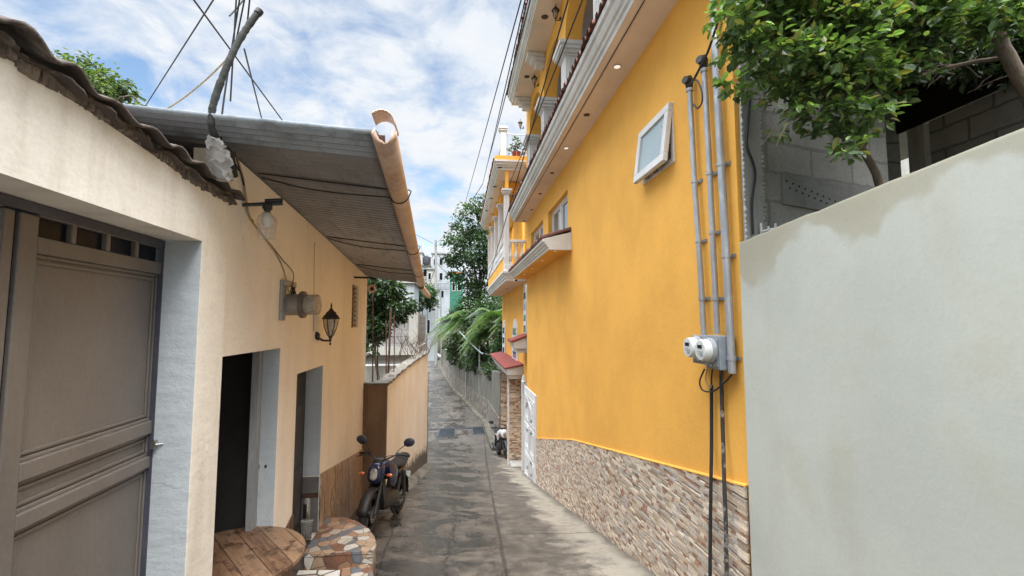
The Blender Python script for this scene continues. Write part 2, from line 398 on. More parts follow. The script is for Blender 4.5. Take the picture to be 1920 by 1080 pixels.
def dado_mat():
    m, nt, b = newmat('streaked_wall_tile'); v = coords(nt, (3.4,3.4,.55)); v0 = coords(nt)
    wv_ = nd(nt, 'ShaderNodeTexNoise', Scale=1.6, Detail=6.0, Roughness=.7, Distortion=1.5); lk(nt, coords(nt, (4.2,4.2,.55)), wv_.inputs['Vector']); n_ = wv_.outputs['Fac']
    n = math_(nt, 'FRACT', math_(nt, 'MULTIPLY', n_, 3.2)); n2 = noise_(nt, v, .9, 4, .5)
    c = ramp(nt, n, [(.05, (.035,.02,.015)), (.28, (.26,.12,.055)), (.45, (.66,.46,.30)), (.6, (.15,.07,.04)), (.78, (.70,.52,.35)), (.95, (.06,.033,.022))])
    c = mixc(nt, ramp(nt, n2, [(.5, 0.0), (.75, .4)]), c, (.10,.07,.06)); lk(nt, c, b.inputs['Base Color'])
    b.inputs['Roughness'].default_value = .38; bump(nt, b, n, .5, .015); return m
MT['dado'] = dado_mat()
def roof_metal():
    m, nt, b = newmat('weathered_metal_sheet'); v = coords(nt, (3,3,3)); vs = coords(nt, (9, 1.2, 1)); 
    n = noise_(nt, v, 1.3, 8, .65); s = noise_(nt, v, 30, 5, .7); t = noise_(nt, vs, 2.5, 5, .6)
    c = ramp(nt, n, [(.32, (.46,.45,.44)), (.68, (.32,.31,.30))]); c = mixc(nt, ramp(nt, s, [(.5, 0.0), (.72, .7)]), c, (.40,.37,.33))
    c = mixc(nt, ramp(nt, t, [(.5, 0.0), (.72, .5)]), c, (.14,.12,.11))
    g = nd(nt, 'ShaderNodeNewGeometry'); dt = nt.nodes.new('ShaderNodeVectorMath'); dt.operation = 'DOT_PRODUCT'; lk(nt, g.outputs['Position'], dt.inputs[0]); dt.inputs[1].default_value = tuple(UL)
    wv = math_(nt, 'SINE', math_(nt, 'MULTIPLY', dt.outputs['Value'], 2*math.pi/.076)); c = mixc(nt, ramp(nt, wv, [(.30, .6), (.7, 0.0)]), c, (.10,.09,.085))  # dark stripes painted along the waves, standing in for shading of the corrugation
    lk(nt, c, b.inputs['Base Color']); b.inputs['Metallic'].default_value = .15; b.inputs['Roughness'].default_value = .42; bump(nt, b, s, .12, .003); return m
MT['sheet'] = roof_metal()
MT['sheet_near'] = mk('grey_metal_sheet', (.42,.48,.54), (.28,.32,.36), 2.5, .38, .1, 50, (1,1,1), metal=.15, c3=(.14,.14,.14), s3=6)  # bluish-grey metal for the sheet at the near end
def stained_wall():
    m, nt, b = newmat('pale_grey_render'); g = nd(nt, 'ShaderNodeNewGeometry'); sp = nt.nodes.new('ShaderNodeSeparateXYZ'); lk(nt, g.outputs['Position'], sp.inputs[0])
    v = coords(nt); n1 = noise_(nt, v, .9, 8, .6); n2 = noise_(nt, v, 3.2, 7, .6); n3 = noise_(nt, v, 70, 4, .7); n4 = noise_(nt, v, 1.7, 3, .5)
    col = ramp(nt, n1, [(.35, (.375,.378,.328)), (.65, (.32,.325,.282))])
    col = mixc(nt, ramp(nt, n2, [(.56, 0.0), (.74, .4)]), col, (.32,.29,.21))
    n5 = noise_(nt, coords(nt, (2.2,2.2,.5)), 1.1, 7, .62); col = mixc(nt, ramp(nt, n5, [(.56, 0.0), (.74, .35)]), col, (.30,.275,.215))
    n6 = noise_(nt, v, 14, 4, .6); col = mixc(nt, ramp(nt, n6, [(.68, 0.0), (.74, .35)]), col, (.24,.22,.18))
    # distance below the sloping top edge
    d = math_(nt, 'SUBTRACT', math_(nt, 'ADD', math_(nt, 'MULTIPLY', sp.outputs[1], TOPW[0]), TOPW[1]), sp.outputs[2])
    dn = math_(nt, 'SUBTRACT', d, math_(nt, 'MULTIPLY', math_(nt, 'SUBTRACT', n4, .42), .7))
    col = mixc(nt, ramp(nt, dn, [(.02, .9), (.115, .7), (.15, 0.0)]), col, (.27,.25,.185))
    col = mixc(nt, ramp(nt, d, [(.0, .7), (.03, 0.0)]), col, (.30,.28,.21))
    col = mixc(nt, .12, col, ramp(nt, n3, [(.3, .4), (.7, 1.0)]), 'MULTIPLY')
    lk(nt, col, b.inputs['Base Color']); b.inputs['Roughness'].default_value = .9; b.inputs['Specular IOR Level'].default_value = .15
    bump(nt, b, math_(nt, 'ADD', n2, math_(nt, 'MULTIPLY', n3, .15)), .2, .02); return m
_a = RP(1385, 456); _b = RP(1900, 249)
_k = (_b[1]-_a[1])/(_b[0]-_a[0]); TOPW = (_k, _a[1]-_k*_a[0])
MT['render'] = stained_wall()
def road_mat():
    m, nt, b = newmat('wet_concrete'); g = nd(nt, 'ShaderNodeNewGeometry'); sp = nt.nodes.new('ShaderNodeSeparateXYZ'); lk(nt, g.outputs['Position'], sp.inputs[0])
    X = sp.outputs[0]; Y = sp.outputs[1]; v = coords(nt); vl = coords(nt, (2.2, .8, 1))
    n1 = noise_(nt, v, 1.1, 9, .65, .4); n2 = noise_(nt, v, 5.5, 8, .68); n3 = noise_(nt, v, 60, 4, .7); n4 = noise_(nt, vl, .9, 6, .6); n5 = noise_(nt, v, 2.6, 5, .6)
    base = ramp(nt, n2, [(.3, (.048,.040,.032)), (.5, (.098,.083,.066)), (.74, (.18,.155,.122))])
    wet = ramp(nt, n1, [(.44, 0.0), (.52, 1.0)])
    wl = ramp(nt, math_(nt, 'ADD', X, math_(nt, 'MULTIPLY', math_(nt, 'SUBTRACT', n4, .5), 1.5)), [(.35, 1.0), (.75, .25)])
    wet = math_(nt, 'MULTIPLY', wet, wl)
    col = mixc(nt, math_(nt, 'MULTIPLY', wet, .72), base, (.034,.033,.034))
    # dry pale margin along the right-hand wall
    mg = math_(nt, 'ADD', X, math_(nt, 'MULTIPLY', math_(nt, 'SUBTRACT', n5, .5), 1.6))
    mg = ramp(nt, math_(nt, 'MULTIPLY', mg, .4), [(.47, 0.0), (.62, 1.0)])
    near = ramp(nt, math_(nt, 'MULTIPLY', Y, .05), [(.55, 1.0), (.9, .25)])
    mg = math_(nt, 'MULTIPLY', mg, near)
    col = mixc(nt, math_(nt, 'MULTIPLY', mg, .8), col, (.37,.325,.255))
    col = mixc(nt, math_(nt, 'MULTIPLY', ramp(nt, n2, [(.56, 0.0), (.68, .75)]), mg), col, (.12,.105,.085))
    # darker brown along the right edge
    ed = ramp(nt, math_(nt, 'ADD', X, math_(nt, 'MULTIPLY', n5, .8)), [(0.0, 0.0), (.01, 0.0)])
    gr = math_(nt, 'ADD', X, math_(nt, 'MULTIPLY', math_(nt, 'SUBTRACT', n5, .5), .45))
    col = mixc(nt, ramp(nt, math_(nt, 'MULTIPLY', gr, .5), [(.84, 0.0), (.91, .75)]), col, (.075,.062,.045))
    # joints and cracks
    w1 = math_(nt, 'MULTIPLY', math_(nt, 'SUBTRACT', noise_(nt, v, 2.3, 6, .7), .5), .34)
    w2 = math_(nt, 'MULTIPLY', math_(nt, 'SUBTRACT', noise_(nt, v, 3.1, 3, .5), .5), .05)
    def line(expr, hw): return ramp(nt, math_(nt, 'ABSOLUTE', expr), [(hw*.45, 1.0), (hw, 0.0)])
    j1 = line(math_(nt, 'ADD', math_(nt, 'SUBTRACT', X, math_(nt, 'ADD', math_(nt, 'MULTIPLY', Y, .045), .27)), w2), .024)
    c1 = line(math_(nt, 'ADD', math_(nt, 'SUBTRACT', X, math_(nt, 'ADD', math_(nt, 'MULTIPLY', Y, .027), -.21)), w1), .022)
    c1 = math_(nt, 'MULTIPLY', c1, ramp(nt, math_(nt, 'MULTIPLY', Y, .1), [(.80, 1.0), (.9, 0.0)]))
    fy = math_(nt, 'FRACT', math_(nt, 'MULTIPLY', math_(nt, 'ADD', Y, math_(nt, 'MULTIPLY', w2, 3.0)), .42))
    jt = line(math_(nt, 'SUBTRACT', fy, .5), .010)
    j2 = math_(nt, 'MULTIPLY', line(math_(nt, 'ADD', math_(nt, 'SUBTRACT', X, math_(nt, 'MULTIPLY', Y, -.03)), math_(nt, 'ADD', w2, .62)), .014), .8)
    vo = nd(nt, 'ShaderNodeTexVoronoi', Scale=.9, feature='DISTANCE_TO_EDGE'); dd = nt.nodes.new('ShaderNodeVectorMath'); dd.operation = 'MULTIPLY_ADD'
    nn = nd(nt, 'ShaderNodeTexNoise', Scale=4.0, Detail=5.0); lk(nt, v, nn.inputs[0]); lk(nt, nn.outputs['Color'], dd.inputs[0]); dd.inputs[1].default_value = (.35,.35,.35); lk(nt, v, dd.inputs[2]); lk(nt, dd.outputs[0], vo.inputs['Vector'])
    vc = math_(nt, 'MULTIPLY', ramp(nt, vo.outputs['Distance'], [(.003, 1.0), (.010, 0.0)]), .3)
    cr = math_(nt, 'MAXIMUM', math_(nt, 'MAXIMUM', j1, c1), math_(nt, 'MAXIMUM', math_(nt, 'MULTIPLY', jt, .8), math_(nt, 'MAXIMUM', vc, j2)))
    col = mixc(nt, math_(nt, 'MULTIPLY', cr, .85), col, (.03,.026,.022))
    col = mixc(nt, .35, col, ramp(nt, n3, [(.3, .4), (.7, 1.15)]), 'MULTIPLY')
    lk(nt, col, b.inputs['Base Color'])
    lk(nt, ramp(nt, wet, [(0.0, .8), (.9, .16)]), b.inputs['Roughness']); b.inputs['Specular IOR Level'].default_value = .45
    bump(nt, b, math_(nt, 'SUBTRACT', math_(nt, 'ADD', n2, math_(nt, 'MULTIPLY', n3, .3)), cr), .45, .02); return m
MT['road'] = road_mat()
MT['soil'] = mk('soil', (.10,.085,.055), (.05,.06,.03), 1.2, .95, .6, 14)
MT['kerb'] = mk('mossy_kerb', (.20,.18,.145), (.07,.062,.045), 3.0, .9, .6, 30)

def wall(T, a0, a1, zb, top, openings=(), b=0, th=.2, mat=None, name='wall', parent=None, back=True):
    """A wall panel in frame T with rectangular openings (a0,a1,z0,z1); top is a function of a."""
    m = MB(T); br = sorted(set([a0, a1]+[x for o in openings for x in o[:2] if a0 < x < a1]))
    fb = b-th
    for x0, x1 in zip(br, br[1:]):
        mid = (x0+x1)/2; ops = sorted([o for o in openings if o[0] <= mid <= o[1]], key=lambda o: o[2])
        zs = [(zb, zb)]
        segs = []; cur = (zb, zb)
        for o in ops:
            segs.append((cur, (o[2], o[2]))); cur = (o[3], o[3])
        segs.append((cur, (top(x0), top(x1))))
        for lo, hi in segs:
            m.quad((x0,b,lo[0]), (x1,b,lo[1]), (x1,b,hi[1]), (x0,b,hi[0]))
            if back: m.quad((x0,fb,lo[0]), (x0,fb,hi[0]), (x1,fb,hi[1]), (x1,fb,lo[1]))
        m.quad((x0,b,top(x0)), (x1,b,top(x1)), (x1,fb,top(x1)), (x0,fb,top(x0)))
    for o in openings:
        m.quad((o[0],b,o[3]), (o[1],b,o[3]), (o[1],fb,o[3]), (o[0],fb,o[3])); m.quad((o[0],b,o[2]), (o[0],fb,o[2]), (o[1],fb,o[2]), (o[1],b,o[2]))
        m.quad((o[0],b,o[2]), (o[0],b,o[3]), (o[0],fb,o[3]), (o[0],fb,o[2])); m.quad((o[1],b,o[2]), (o[1],fb,o[2]), (o[1],fb,o[3]), (o[1],b,o[3]))
    for a in (a0, a1): m.quad((a,b,zb), (a,fb,zb), (a,fb,top(a)), (a,b,top(a)))
    return m.build(name, mat, parent, smooth=False)
GREENS = [(.035,.085,.018),(.05,.12,.022),(.075,.16,.03),(.028,.065,.016),(.06,.13,.035)]
def leaves(m, clumps, n, size, seed, pal=GREENS, shell=.55, dark=.5, aspect=.52, droop=.25):
    """Many small folded leaves spread through ellipsoid clumps (centre, radii)."""
    r = random.Random(seed); tot = sum(c[1][0]*c[1][1]*c[1][2] for c in clumps)
    for c, rad in clumps:
        k = max(6, int(n*(rad[0]*rad[1]*rad[2])/tot)); tw = [Vector((r.gauss(0,1), r.gauss(0,1), r.gauss(0,1))).normalized()*r.uniform(.35, 1.0) for _ in range(max(4, k//14))]
        for i in range(k):
            if r.random() < .75:
                q = r.choice(tw)+Vector((r.gauss(0,.17), r.gauss(0,.17), r.gauss(0,.17)))
            else:
                d = Vector((r.gauss(0,1), r.gauss(0,1), r.gauss(0,1))).normalized(); q = d*r.uniform(shell, 1.05)
            p = Vector((c[0]+q.x*rad[0], c[1]+q.y*rad[1], c[2]+q.z*rad[2]))
            ax = Vector((q.x+r.gauss(0,.7), q.y+r.gauss(0,.7), q.z*.4-droop+r.gauss(0,.5))).normalized()
            nn = Vector((r.gauss(0,.55), r.gauss(0,.55), 1)); w = ax.cross(nn)
            if w.length < .1: continue
            w.normalize(); up = w.cross(ax).normalized(); L = size*r.uniform(.65, 1.35); W = L*aspect*r.uniform(.8, 1.15)*.5
            co = r.choice(pal); g = r.uniform(.6, 1.25)*(1-dark*(1-min(1, max(0, .55+.5*q.z))))  # leaves low in a clump get a darker colour, as painted shade
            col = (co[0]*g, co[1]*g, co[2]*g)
            t = p+ax*L-up*L*.12; a = p+ax*L*.3; e = p+ax*L*.7
            m.add([p, a+w*W*.9+up*L*.06, e+w*W*.8+up*L*.04, t, e-w*W*.8+up*L*.04, a-w*W*.9+up*L*.06], [(0,1,2,3), (0,3,4,5)], col)
    return m
def limb(m, pts, r0, r1, n=8, jit=.02, seed=1):
    r = random.Random(seed); P = smoothpath(pts, 5); k = len(P)
    P = [p+Vector((r.gauss(0,jit), r.gauss(0,jit), 0)) if 0 < i < k-1 else p for i, p in enumerate(P)]
    m.tube(P, [r0+(r1-r0)*i/(k-1) for i in range(k)], n); return m
# ------------------------------------------------------------------ the setting: road, ground, kerb
def road_right(y): return interp(EDGE, y)
def road_left(y): return -2.6 if y < 20 else min(-2.6+ (y-20)*0.0, road_right(y)-3.9)
m = MB(); ys = [-6+.35*i for i in range(60)] + [15+.6*i for i in range(130)]; nx = 16
for y in ys:
    l, r_ = road_left(y), road_right(y)+.35
    for i in range(nx+1):
        x = l+(r_-l)*i/nx
        z = gz(x, y)+.012*noise.noise(Vector((x*1.3, y*.9, 0)))+.004*noise.noise(Vector((x*6, y*6, 3)))
        m.v.append((x, y, z)); m.c.append(None)
for j in range(len(ys)-1):
    for i in range(nx):
        k = j*(nx+1)+i; m.f.append((k, k+1, k+nx+2, k+nx+1))
road = struct(m.build('road', MT['road']))
def tz(x, y):
    z = gz(max(-3, min(2.2, x)), y)-.12
    c = road_right(y)
    if y > 16:
        z += sstep(c+.5, c+1.1, x)*sstep(17, 19.5, y)*1.9*(1-sstep(55, 70, y))
    if x > 2.2: z += sstep(2.25, 2.6, x)*(1-sstep(6, 9, y))*1.3
    d = max(0, y-50); z += d*.05*min(1, d/40)
    z += max(0, abs(x)-14)*.12*(1 if y > 14 else .4)
    return z
m = MB(); gx = [-900,-300,-120,-60,-35,-22,-15]+[-11+.5*i for i in range(45)]+[13,18,26,40,70,130,300,900]
gy = [-300,-80,-25,-8]+[-4+1.0*i for i in range(75)]+[75,80,90,105,130,180,300,600,1500]
for y in gy:
    for x in gx:
        z = tz(x, min(y, 120)); m.v.append((x, y, min(z, 14)+.05*noise.noise(Vector((x*.7, y*.7, 1))))); m.c.append(None)
n = len(gx)
for j in range(len(gy)-1):
    for i in range(n-1):
        k = j*n+i; m.f.append((k, k+1, k+n+1, k+n))
struct(m.build('ground', MT['soil']))

# ------------------------------------------------------------------ left: garage house
aC = LP(424, 440)[0]                      # the corner where the garage house meets the cottage
ga1, gtop = LP(375, 452)                   # right jamb and head of the garage opening
ga0 = .25; gb = -.18
zwall = .755
zw = lambda a: .868-.055*a
gh = thing('garage_house', 'low cream plaster house with grey roll-edged roof and wide taupe garage door', 'house', FL((1.2, 0, -2.0)))
wob = lambda a: zw(a)+.012*math.sin(a*9)+.008*math.sin(a*23)
wall(FL, -1.2, aC, -3.0, wob, [(ga0, ga1, -2.6, gtop)], b=.012, th=.20, mat=MT['cream'], name='wall', parent=gh)
m = MB(FL)
zj = -2.6
m.quad((ga1-.002,.010,zj), (ga1-.002,-.19,zj), (ga1-.002,-.19,gtop-.002), (ga1-.002,.010,gtop-.002))
m.build('jamb', MT['reveal'], gh, smooth=False)
# garage door: dark fixed frame, two leaves with moulded panels and panes
fr = MB(FL); xr = LP(307, 600, gb)[0]
fr.box(xr, ga1-.004, gb-.04, gb+.015, -2.6, gtop-.003); fr.box(ga0, xr, gb-.04, gb+.015, gtop-.04, gtop-.003)
fr.build('door_frame', MT['door_edge'], gh, smooth=False, bevel=.004)
def leaf(a0, a1, name='door_leaf'):
    zt = gtop-.045
    def zat(py): return LP(285, py, gb)[1]
    z1, z2, z3, z4, z5, z6, z7 = zat(454), zat(489), zat(512), zat(788), zat(812), zat(853), zat(874)
    w = a1-a0; st = .075
    pa = [a0+.05+i*(w-.10)/4 for i in range(5)]
    body = MB(FL)
    body.box(a0, a0+st, gb-.03, gb+.004, -2.6, zt); body.box(a1-st*.55, a1, gb-.03, gb+.004, -2.6, zt)
    A, B = a0+st, a1-st*.55
    body.box(A, B, gb-.03, gb+.003, z1, zt); body.box(A, B, gb-.03, gb+.003, z3, z2); body.box(A, B, gb-.03, gb+.003, z5, z4); body.box(A, B, gb-.03, gb+.003, z7, z6)
    for i in range(1, 4): body.box(pa[i]-.012, pa[i]+.012, gb-.03, gb+.002, z2, z1)
    lf = body.build(name, MT['door_paint'], gh, smooth=False, bevel=.005)
    def panel(c0, c1, y0, y1):
        p = MB(FL); bd = gb-.024
        p.quad((c0,bd,y0), (c1,bd,y0), (c1,bd,y1), (c0,bd,y1))
        for k, (e, h) in enumerate(((0.0, .012), (.022, .008))):
            p.box(c0+e, c1-e, bd, bd+h, y1-e-.014, y1-e); p.box(c0+e, c1-e, bd, bd+h, y0+e, y0+e+.014)
            p.box(c0+e, c0+e+.014, bd, bd+h, y0+e+.0145, y1-e-.0145); p.box(c1-e-.014, c1-e, bd, bd+h, y0+e+.0145, y1-e-.0145)
        p.build('panel', MT['door_paint'], lf, smooth=False, bevel=.003)
    panel(A, B, z4, z3); panel(A, B, z6, z5); panel(A, B, -2.6, z7)
    for i in range(4):
        p = MB(FL); p.quad((pa[i]+.012,gb-.02,z2), (pa[i+1]-.012,gb-.02,z2), (pa[i+1]-.012,gb-.02,z1), (pa[i]+.012,gb-.02,z1)); p.build('pane', MT['pane'], lf, smooth=False)
xl = LP(30, 420, gb)[0]
leaf(xl+.012, xr-.003); leaf(xl-(xr-xl)-.01, xl-.008)
m = MB(FL); m.box(xl-.008, xl+.012, gb-.03, gb-.012, -2.6, gtop-.045); m.build('door_gap', MT['pane'], gh, smooth=False)
m = MB(FL)                                   # latch catch on the jamb
q = LP(290, 832, gb+.02); m.box(ga1-.03, ga1-.005, gb+.015, gb+.035, q[1]-.02, q[1]+.02); m.tube([(ga1-.02, gb+.03, q[1]), (ga1-.005, gb+.06, q[1])], .006); m.build('latch', MT['chrome'], gh)
# roof of wavy fibre-cement sheets: its eave edge overhangs the wall
m = MB(FL); na = 150; wl_ = .20
def rz(a, b): return zw(a)+.045+(.016+.012*noise.noise(Vector((a*1.7, 0, 7))))*math.sin(2*math.pi*a/wl_+1.2*noise.noise(Vector((a*1.3,2,2))))+(.07-b)*.23+.02*noise.noise(Vector((a*2.2, b*2, 0)))
bs = [.085, .05, 0, -.15, -.5, -1.2, -2.4]
for ib, b in enumerate(bs):
    for i in range(na+1):
        a = -1.3+(aC+.03+1.3)*i/na
        bb = b+(.018*noise.noise(Vector((a*3.1, 0, 5)))+.01*noise.noise(Vector((a*11, 0, 2))) if ib == 0 else 0)
        m.v.append(tuple(FL((a, bb, rz(a, b))))); m.c.append(None)
for j in range(len(bs)-1):
    for i in range(na):
        k = j*(na+1)+i; m.f.append((k, k+na+1, k+na+2, k+1))
m.build('roof', MT['fibre'], gh, solid=.012)
m = MB(FL); r = random.Random(3)              # bed of broken mortar and an older sheet edge under the eave
for i in range(260):
    a = -.6+(aC+.6)*i/259.0; h = .006+.022*r.random()**2; d = .014+.022*r.random(); w = .008+.016*r.random()
    z = zw(a)-.012+.02*r.random()+.012*math.sin(a*7)
    v = [(a-w,-.02,z-h), (a+w,-.02,z-h*r.uniform(.4,1)), (a+w,d*.8,z-h*r.uniform(.0,.5)), (a-w,d,z-h*r.uniform(.1,.6)), (a-w,-.02,z+.05), (a+w,-.02,z+.05), (a+w,d,z+.035), (a-w,d*.9,z+.04)]
    m.hexa(v)
m.build('eave_mortar', MT['mortar'], gh, smooth=False)
m = MB(FL); N = 170                           # second, lower layer of cracked sheet
for i in range(N+1):
    a = -1.0+(aC+1.0)*i/N; z = zw(a)+.008+.012*math.sin(2*math.pi*a/wl_+1.1)+.02*noise.noise(Vector((a*5, 1, 9)))
    e = .055+.03*noise.noise(Vector((a*6.3, 4, 1)))+.015*noise.noise(Vector((a*21, 4, 1)))
    m.v += [tuple(FL((a, -.1, z+.02))), tuple(FL((a, max(.01, e), z)))]; m.c += [None, None]
for i in range(N): m.f.append((2*i, 2*i+1, 2*i+3, 2*i+2))
m.build('under_sheet', MT['fibre'], gh, solid=.009)

# ------------------------------------------------------------------ left: cottage
aE = LP(686, 640)[0]
d1a0, d1t = LP(417, 671); d1a1 = LP(526, 651)[0]; d1t = (d1t+LP(526, 651)[1])/2
d2a0, _t = LP(557, 702); d2a1, _u = LP(606, 684); d2t = (_t+_u)/2
zr = lambda a: interp([(2.0, 1.045), (2.96, 1.04), (4.43, .978), (aE, .787)], a)
ct = thing('cottage', 'cream cottage with two dark doorways and a rusty corrugated roof hanging over the lane', 'house', FL((5, 0, -2.6)))
sl0, sl1 = LP(660, 620), LP(671, 533); sa0, sa1, sz0, sz1 = LP(659, 600)[0], LP(671, 600)[0], LP(665, 614)[1], LP(665, 534)[1]
zd = -3.3
wall(FL, aC-.06, aE, -4.2, lambda a: zr(a)-.02, [(d1a0, d1a1, -2.75, d1t), (d2a0, d2a1, -2.75, d2t), (sa0, sa1, sz0, sz1)], b=0, th=.17, mat=MT['cream_warm'], name='wall', parent=ct)
m = MB(FL); m.quad((aE,0,-4.2), (aE,-4,-4.2), (aE,-4,1.2), (aE,0,.79)); m.build('end_wall', MT['cream_warm'], ct, smooth=False)
# grey-blue reveals of the two doorways
def liner(a, t, b0=.0, b1=-.168, name='reveal', z0=-2.7, side=1):
    m = MB(FL); m.box(a-.004 if side > 0 else a+.0, a-.001 if side > 0 else a+.004, b1, b0-.003, z0, t-.002); m.build(name, MT['reveal'], ct, smooth=False)
liner(d1a1, d1t, 0, -.124); liner(d2a1, d2t, z0=LP(603, 887)[1]); 
m = MB(FL); zt_ = LP(603, 889)[1]
m.box(d2a1-.012, d2a1-.002, -.168, -.004, zt_-.16, zt_); m.build('reveal_tile', MT['greytile'], ct, smooth=False)
m = MB(FL); m.box(d2a1-.010, d2a1-.002, -.168, -.004, zt_-.56, zt_-.21); m.build('reveal_tile', MT['greytile'], ct, smooth=False)
m = MB(FL); m.box(d2a1-.014, d2a1-.002, -.168, -.004, zt_-.21, zt_-.16); m.build('reveal_border', MT['rust'], ct, smooth=False)
# first doorway: dark double door set back, transom, pale leaf edge with a latch
bR = -.165; b1R = -.122
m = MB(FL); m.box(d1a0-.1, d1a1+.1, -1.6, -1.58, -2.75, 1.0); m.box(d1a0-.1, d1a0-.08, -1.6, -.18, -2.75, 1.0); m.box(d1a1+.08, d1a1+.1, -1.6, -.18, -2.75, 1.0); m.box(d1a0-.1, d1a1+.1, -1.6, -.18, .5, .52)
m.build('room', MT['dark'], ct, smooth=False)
aw0, aw1 = LP(481, 800, b1R)[0], LP(492, 800, b1R)[0]
bD = -.66; dz_ = LP(450, 706, bD)[1]; da0, da1 = d1a0-.08, LP(479, 800, bD)[0]+.12
db = MB(FL); db.box(da0, da1, bD-.03, bD, -2.75, dz_)
dl = db.build('door', MT['darkdoor'], ct, smooth=False)
db = MB(FL)
for (y0_, y1_) in ((930, 914), (792, 786), (712, 707)): db.box(da0+.03, da1-.03, bD+.001, bD+.02, LP(450,y0_,bD)[1], LP(450,y1_,bD)[1])
for ax_ in (da0+.03, da1-.06, (da0+da1)/2): db.box(ax_, ax_+.02, bD+.001, bD+.012, -2.7, dz_-.06)
db.build('rail', MT['black'], dl, smooth=False, bevel=.003)
m = MB(FL); m.box(da0, da1+.4, bD-.04, bD-.03, dz_, .5); m.build('transom', mk('dull_transom', (.10,.10,.105), (.07,.07,.075), 3, .5, .02), ct, smooth=False)
m = MB(FL); m.box(aw0, aw1, b1R-.05, b1R-.001, -2.75, d1t-.004); lf2 = m.build('door_post', mk('worn_door_edge', (.36,.37,.37), (.22,.22,.22), 4, .6, .2, 30, (2,2,.4)), ct, smooth=False)
q = LP(487, 874, b1R); m = MB(); o_ = FL((q[0], b1R+.001, q[1])); m.lathe([(.022,0),(.022,.006),(.009,.008),(.009,.035),(.02,.04),(.02,.055),(0,.06)], o_, NL, 12); m.build('handle', MT['chrome'], lf2)
m = MB(FL); m.box(aw1+.001, d1a1-.005, b1R-.05, b1R-.02, -2.75, d1t-.004); m.build('door_gap', MT['door_edge'], ct, smooth=False)
# second doorway: black leaf edge, dark room with patterned threshold
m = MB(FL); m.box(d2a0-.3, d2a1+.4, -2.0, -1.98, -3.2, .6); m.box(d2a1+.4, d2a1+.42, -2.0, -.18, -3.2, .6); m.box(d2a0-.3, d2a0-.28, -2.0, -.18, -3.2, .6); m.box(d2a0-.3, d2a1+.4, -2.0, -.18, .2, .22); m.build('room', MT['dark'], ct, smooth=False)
m = MB(FL); m.box(d2a0+.005, d2a1-.02, bR-.03, bR, -2.75, d2t-.005); dk = m.build('door', MT['black'], ct, smooth=False)
m = MB(FL)
for i in range(3): m.box(d2a0+.06, d2a1-.1, bR-.001, bR+.01, -2.6+i*.62, -2.06+i*.62)
m.build('panel', MT['darkdoor'], dk, smooth=False, bevel=.006)
m = MB(FL); m.box(d2a0, d2a1+.02, -.17, .02, -2.9, LP(585, 1030)[1]); m.build('threshold', MT['tilefloor'], ct, smooth=False, bevel=.004)
# skirting tile left of the second doorway
k0, k1 = LP(528, 985)[0], d2a0-.004; m = MB(FL); zt0, zt1 = LP(530, 1002)[1], LP(546, 966)[1]
m.T = None; m.prism([FL((k0,.001,-2.7)), FL((k1,.001,-2.7)), FL((k1,.001,zt1)), FL((k0,.001,zt0))], NL*.012); m.build('skirting', MT['beam'], ct, smooth=False)
# streaked tile dado between the second doorway and the end of the wall
z_a, z_b = LP(601, 887)[1], LP(685, 835)[1]; m = MB(FL)
m.T = None; m.prism([FL((d2a1,.001,-4)), FL((aE+.002,.001,-4)), FL((aE+.002,.001,z_b)), FL((d2a1,.001,z_a))], NL*.014); m.build('dado', MT['dado'], ct, smooth=False)
# slot opening with a pierced block lattice
m = MB(FL); m.box(sa0, sa1, -.17, -.16, sz0, sz1)
nz = 9
for i in range(nz): 
    z = sz0+(sz1-sz0)*(i+.5)/nz; m.box(sa0, sa1, -.15, -.03, z-.012, z+.012)
m.box((sa0+sa1)/2-.012, (sa0+sa1)/2+.012, -.14, -.025, sz0, sz1); m.build('lattice', mk('brown_lattice', (.30,.19,.11), (.18,.11,.07), 7, .8, .2), ct, smooth=False)
# corrugated roof sheet
an = 2.45
def roofpt(a, t):      # t = 0 at the wall, 1 at the gutter; negative goes inward
    pw = FL((a, 0, zr(a))); f = (a-an)/(aE+.1-an)
    out = .93+(.835-.93)*f; zg = .998+(.70-.998)*f
    if t >= 0: return pw.lerp(FL((a, out, zg)), t)
    s = Vector((0,0,(zr(a)-zg)/out*1.0+.01)); return pw+(-NL+s)*(-t)
ts = [-2.2, -.56, -.25, 0, .25, .5, .75, 1.03]; m = MB(); pitch = .076; k = 8; na = int((aE+.12-an)/pitch)*k
for t in ts:
    for i in range(na+1):
        a = an+(aE+.12-an)*i/na; p = roofpt(a, t); m.v.append((p.x, p.y, p.z+.014*math.sin(2*math.pi*i/k))); m.c.append(None)
for j in range(len(ts)-1):
    for i in range(na):
        q = j*(na+1)+i; m.f.append((q, q+na+1, q+na+2, q+1))
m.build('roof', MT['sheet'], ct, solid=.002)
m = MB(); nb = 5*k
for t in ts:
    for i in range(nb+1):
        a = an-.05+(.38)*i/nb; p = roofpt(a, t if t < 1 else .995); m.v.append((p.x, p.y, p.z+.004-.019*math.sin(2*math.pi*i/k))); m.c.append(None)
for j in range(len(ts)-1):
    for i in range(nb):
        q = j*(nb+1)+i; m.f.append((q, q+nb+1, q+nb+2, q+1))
m.build('lapped_sheet', MT['sheet_near'], ct, solid=.002)
m = MB()                                   # lapped sheet edge at the near end
for dz, da in ():
    P = [roofpt(an+da, t)+Vector((0,0,dz)) for t in (-.56, -.2, .2, .6, 1.0)]
    P2 = [roofpt(an+da+.07, t)+Vector((0,0,dz+.012)) for t in (-.56, -.2, .2, .6, 1.0)]
    for i in range(4): m.quad(P[i], P[i+1], P2[i+1], P2[i])
pass
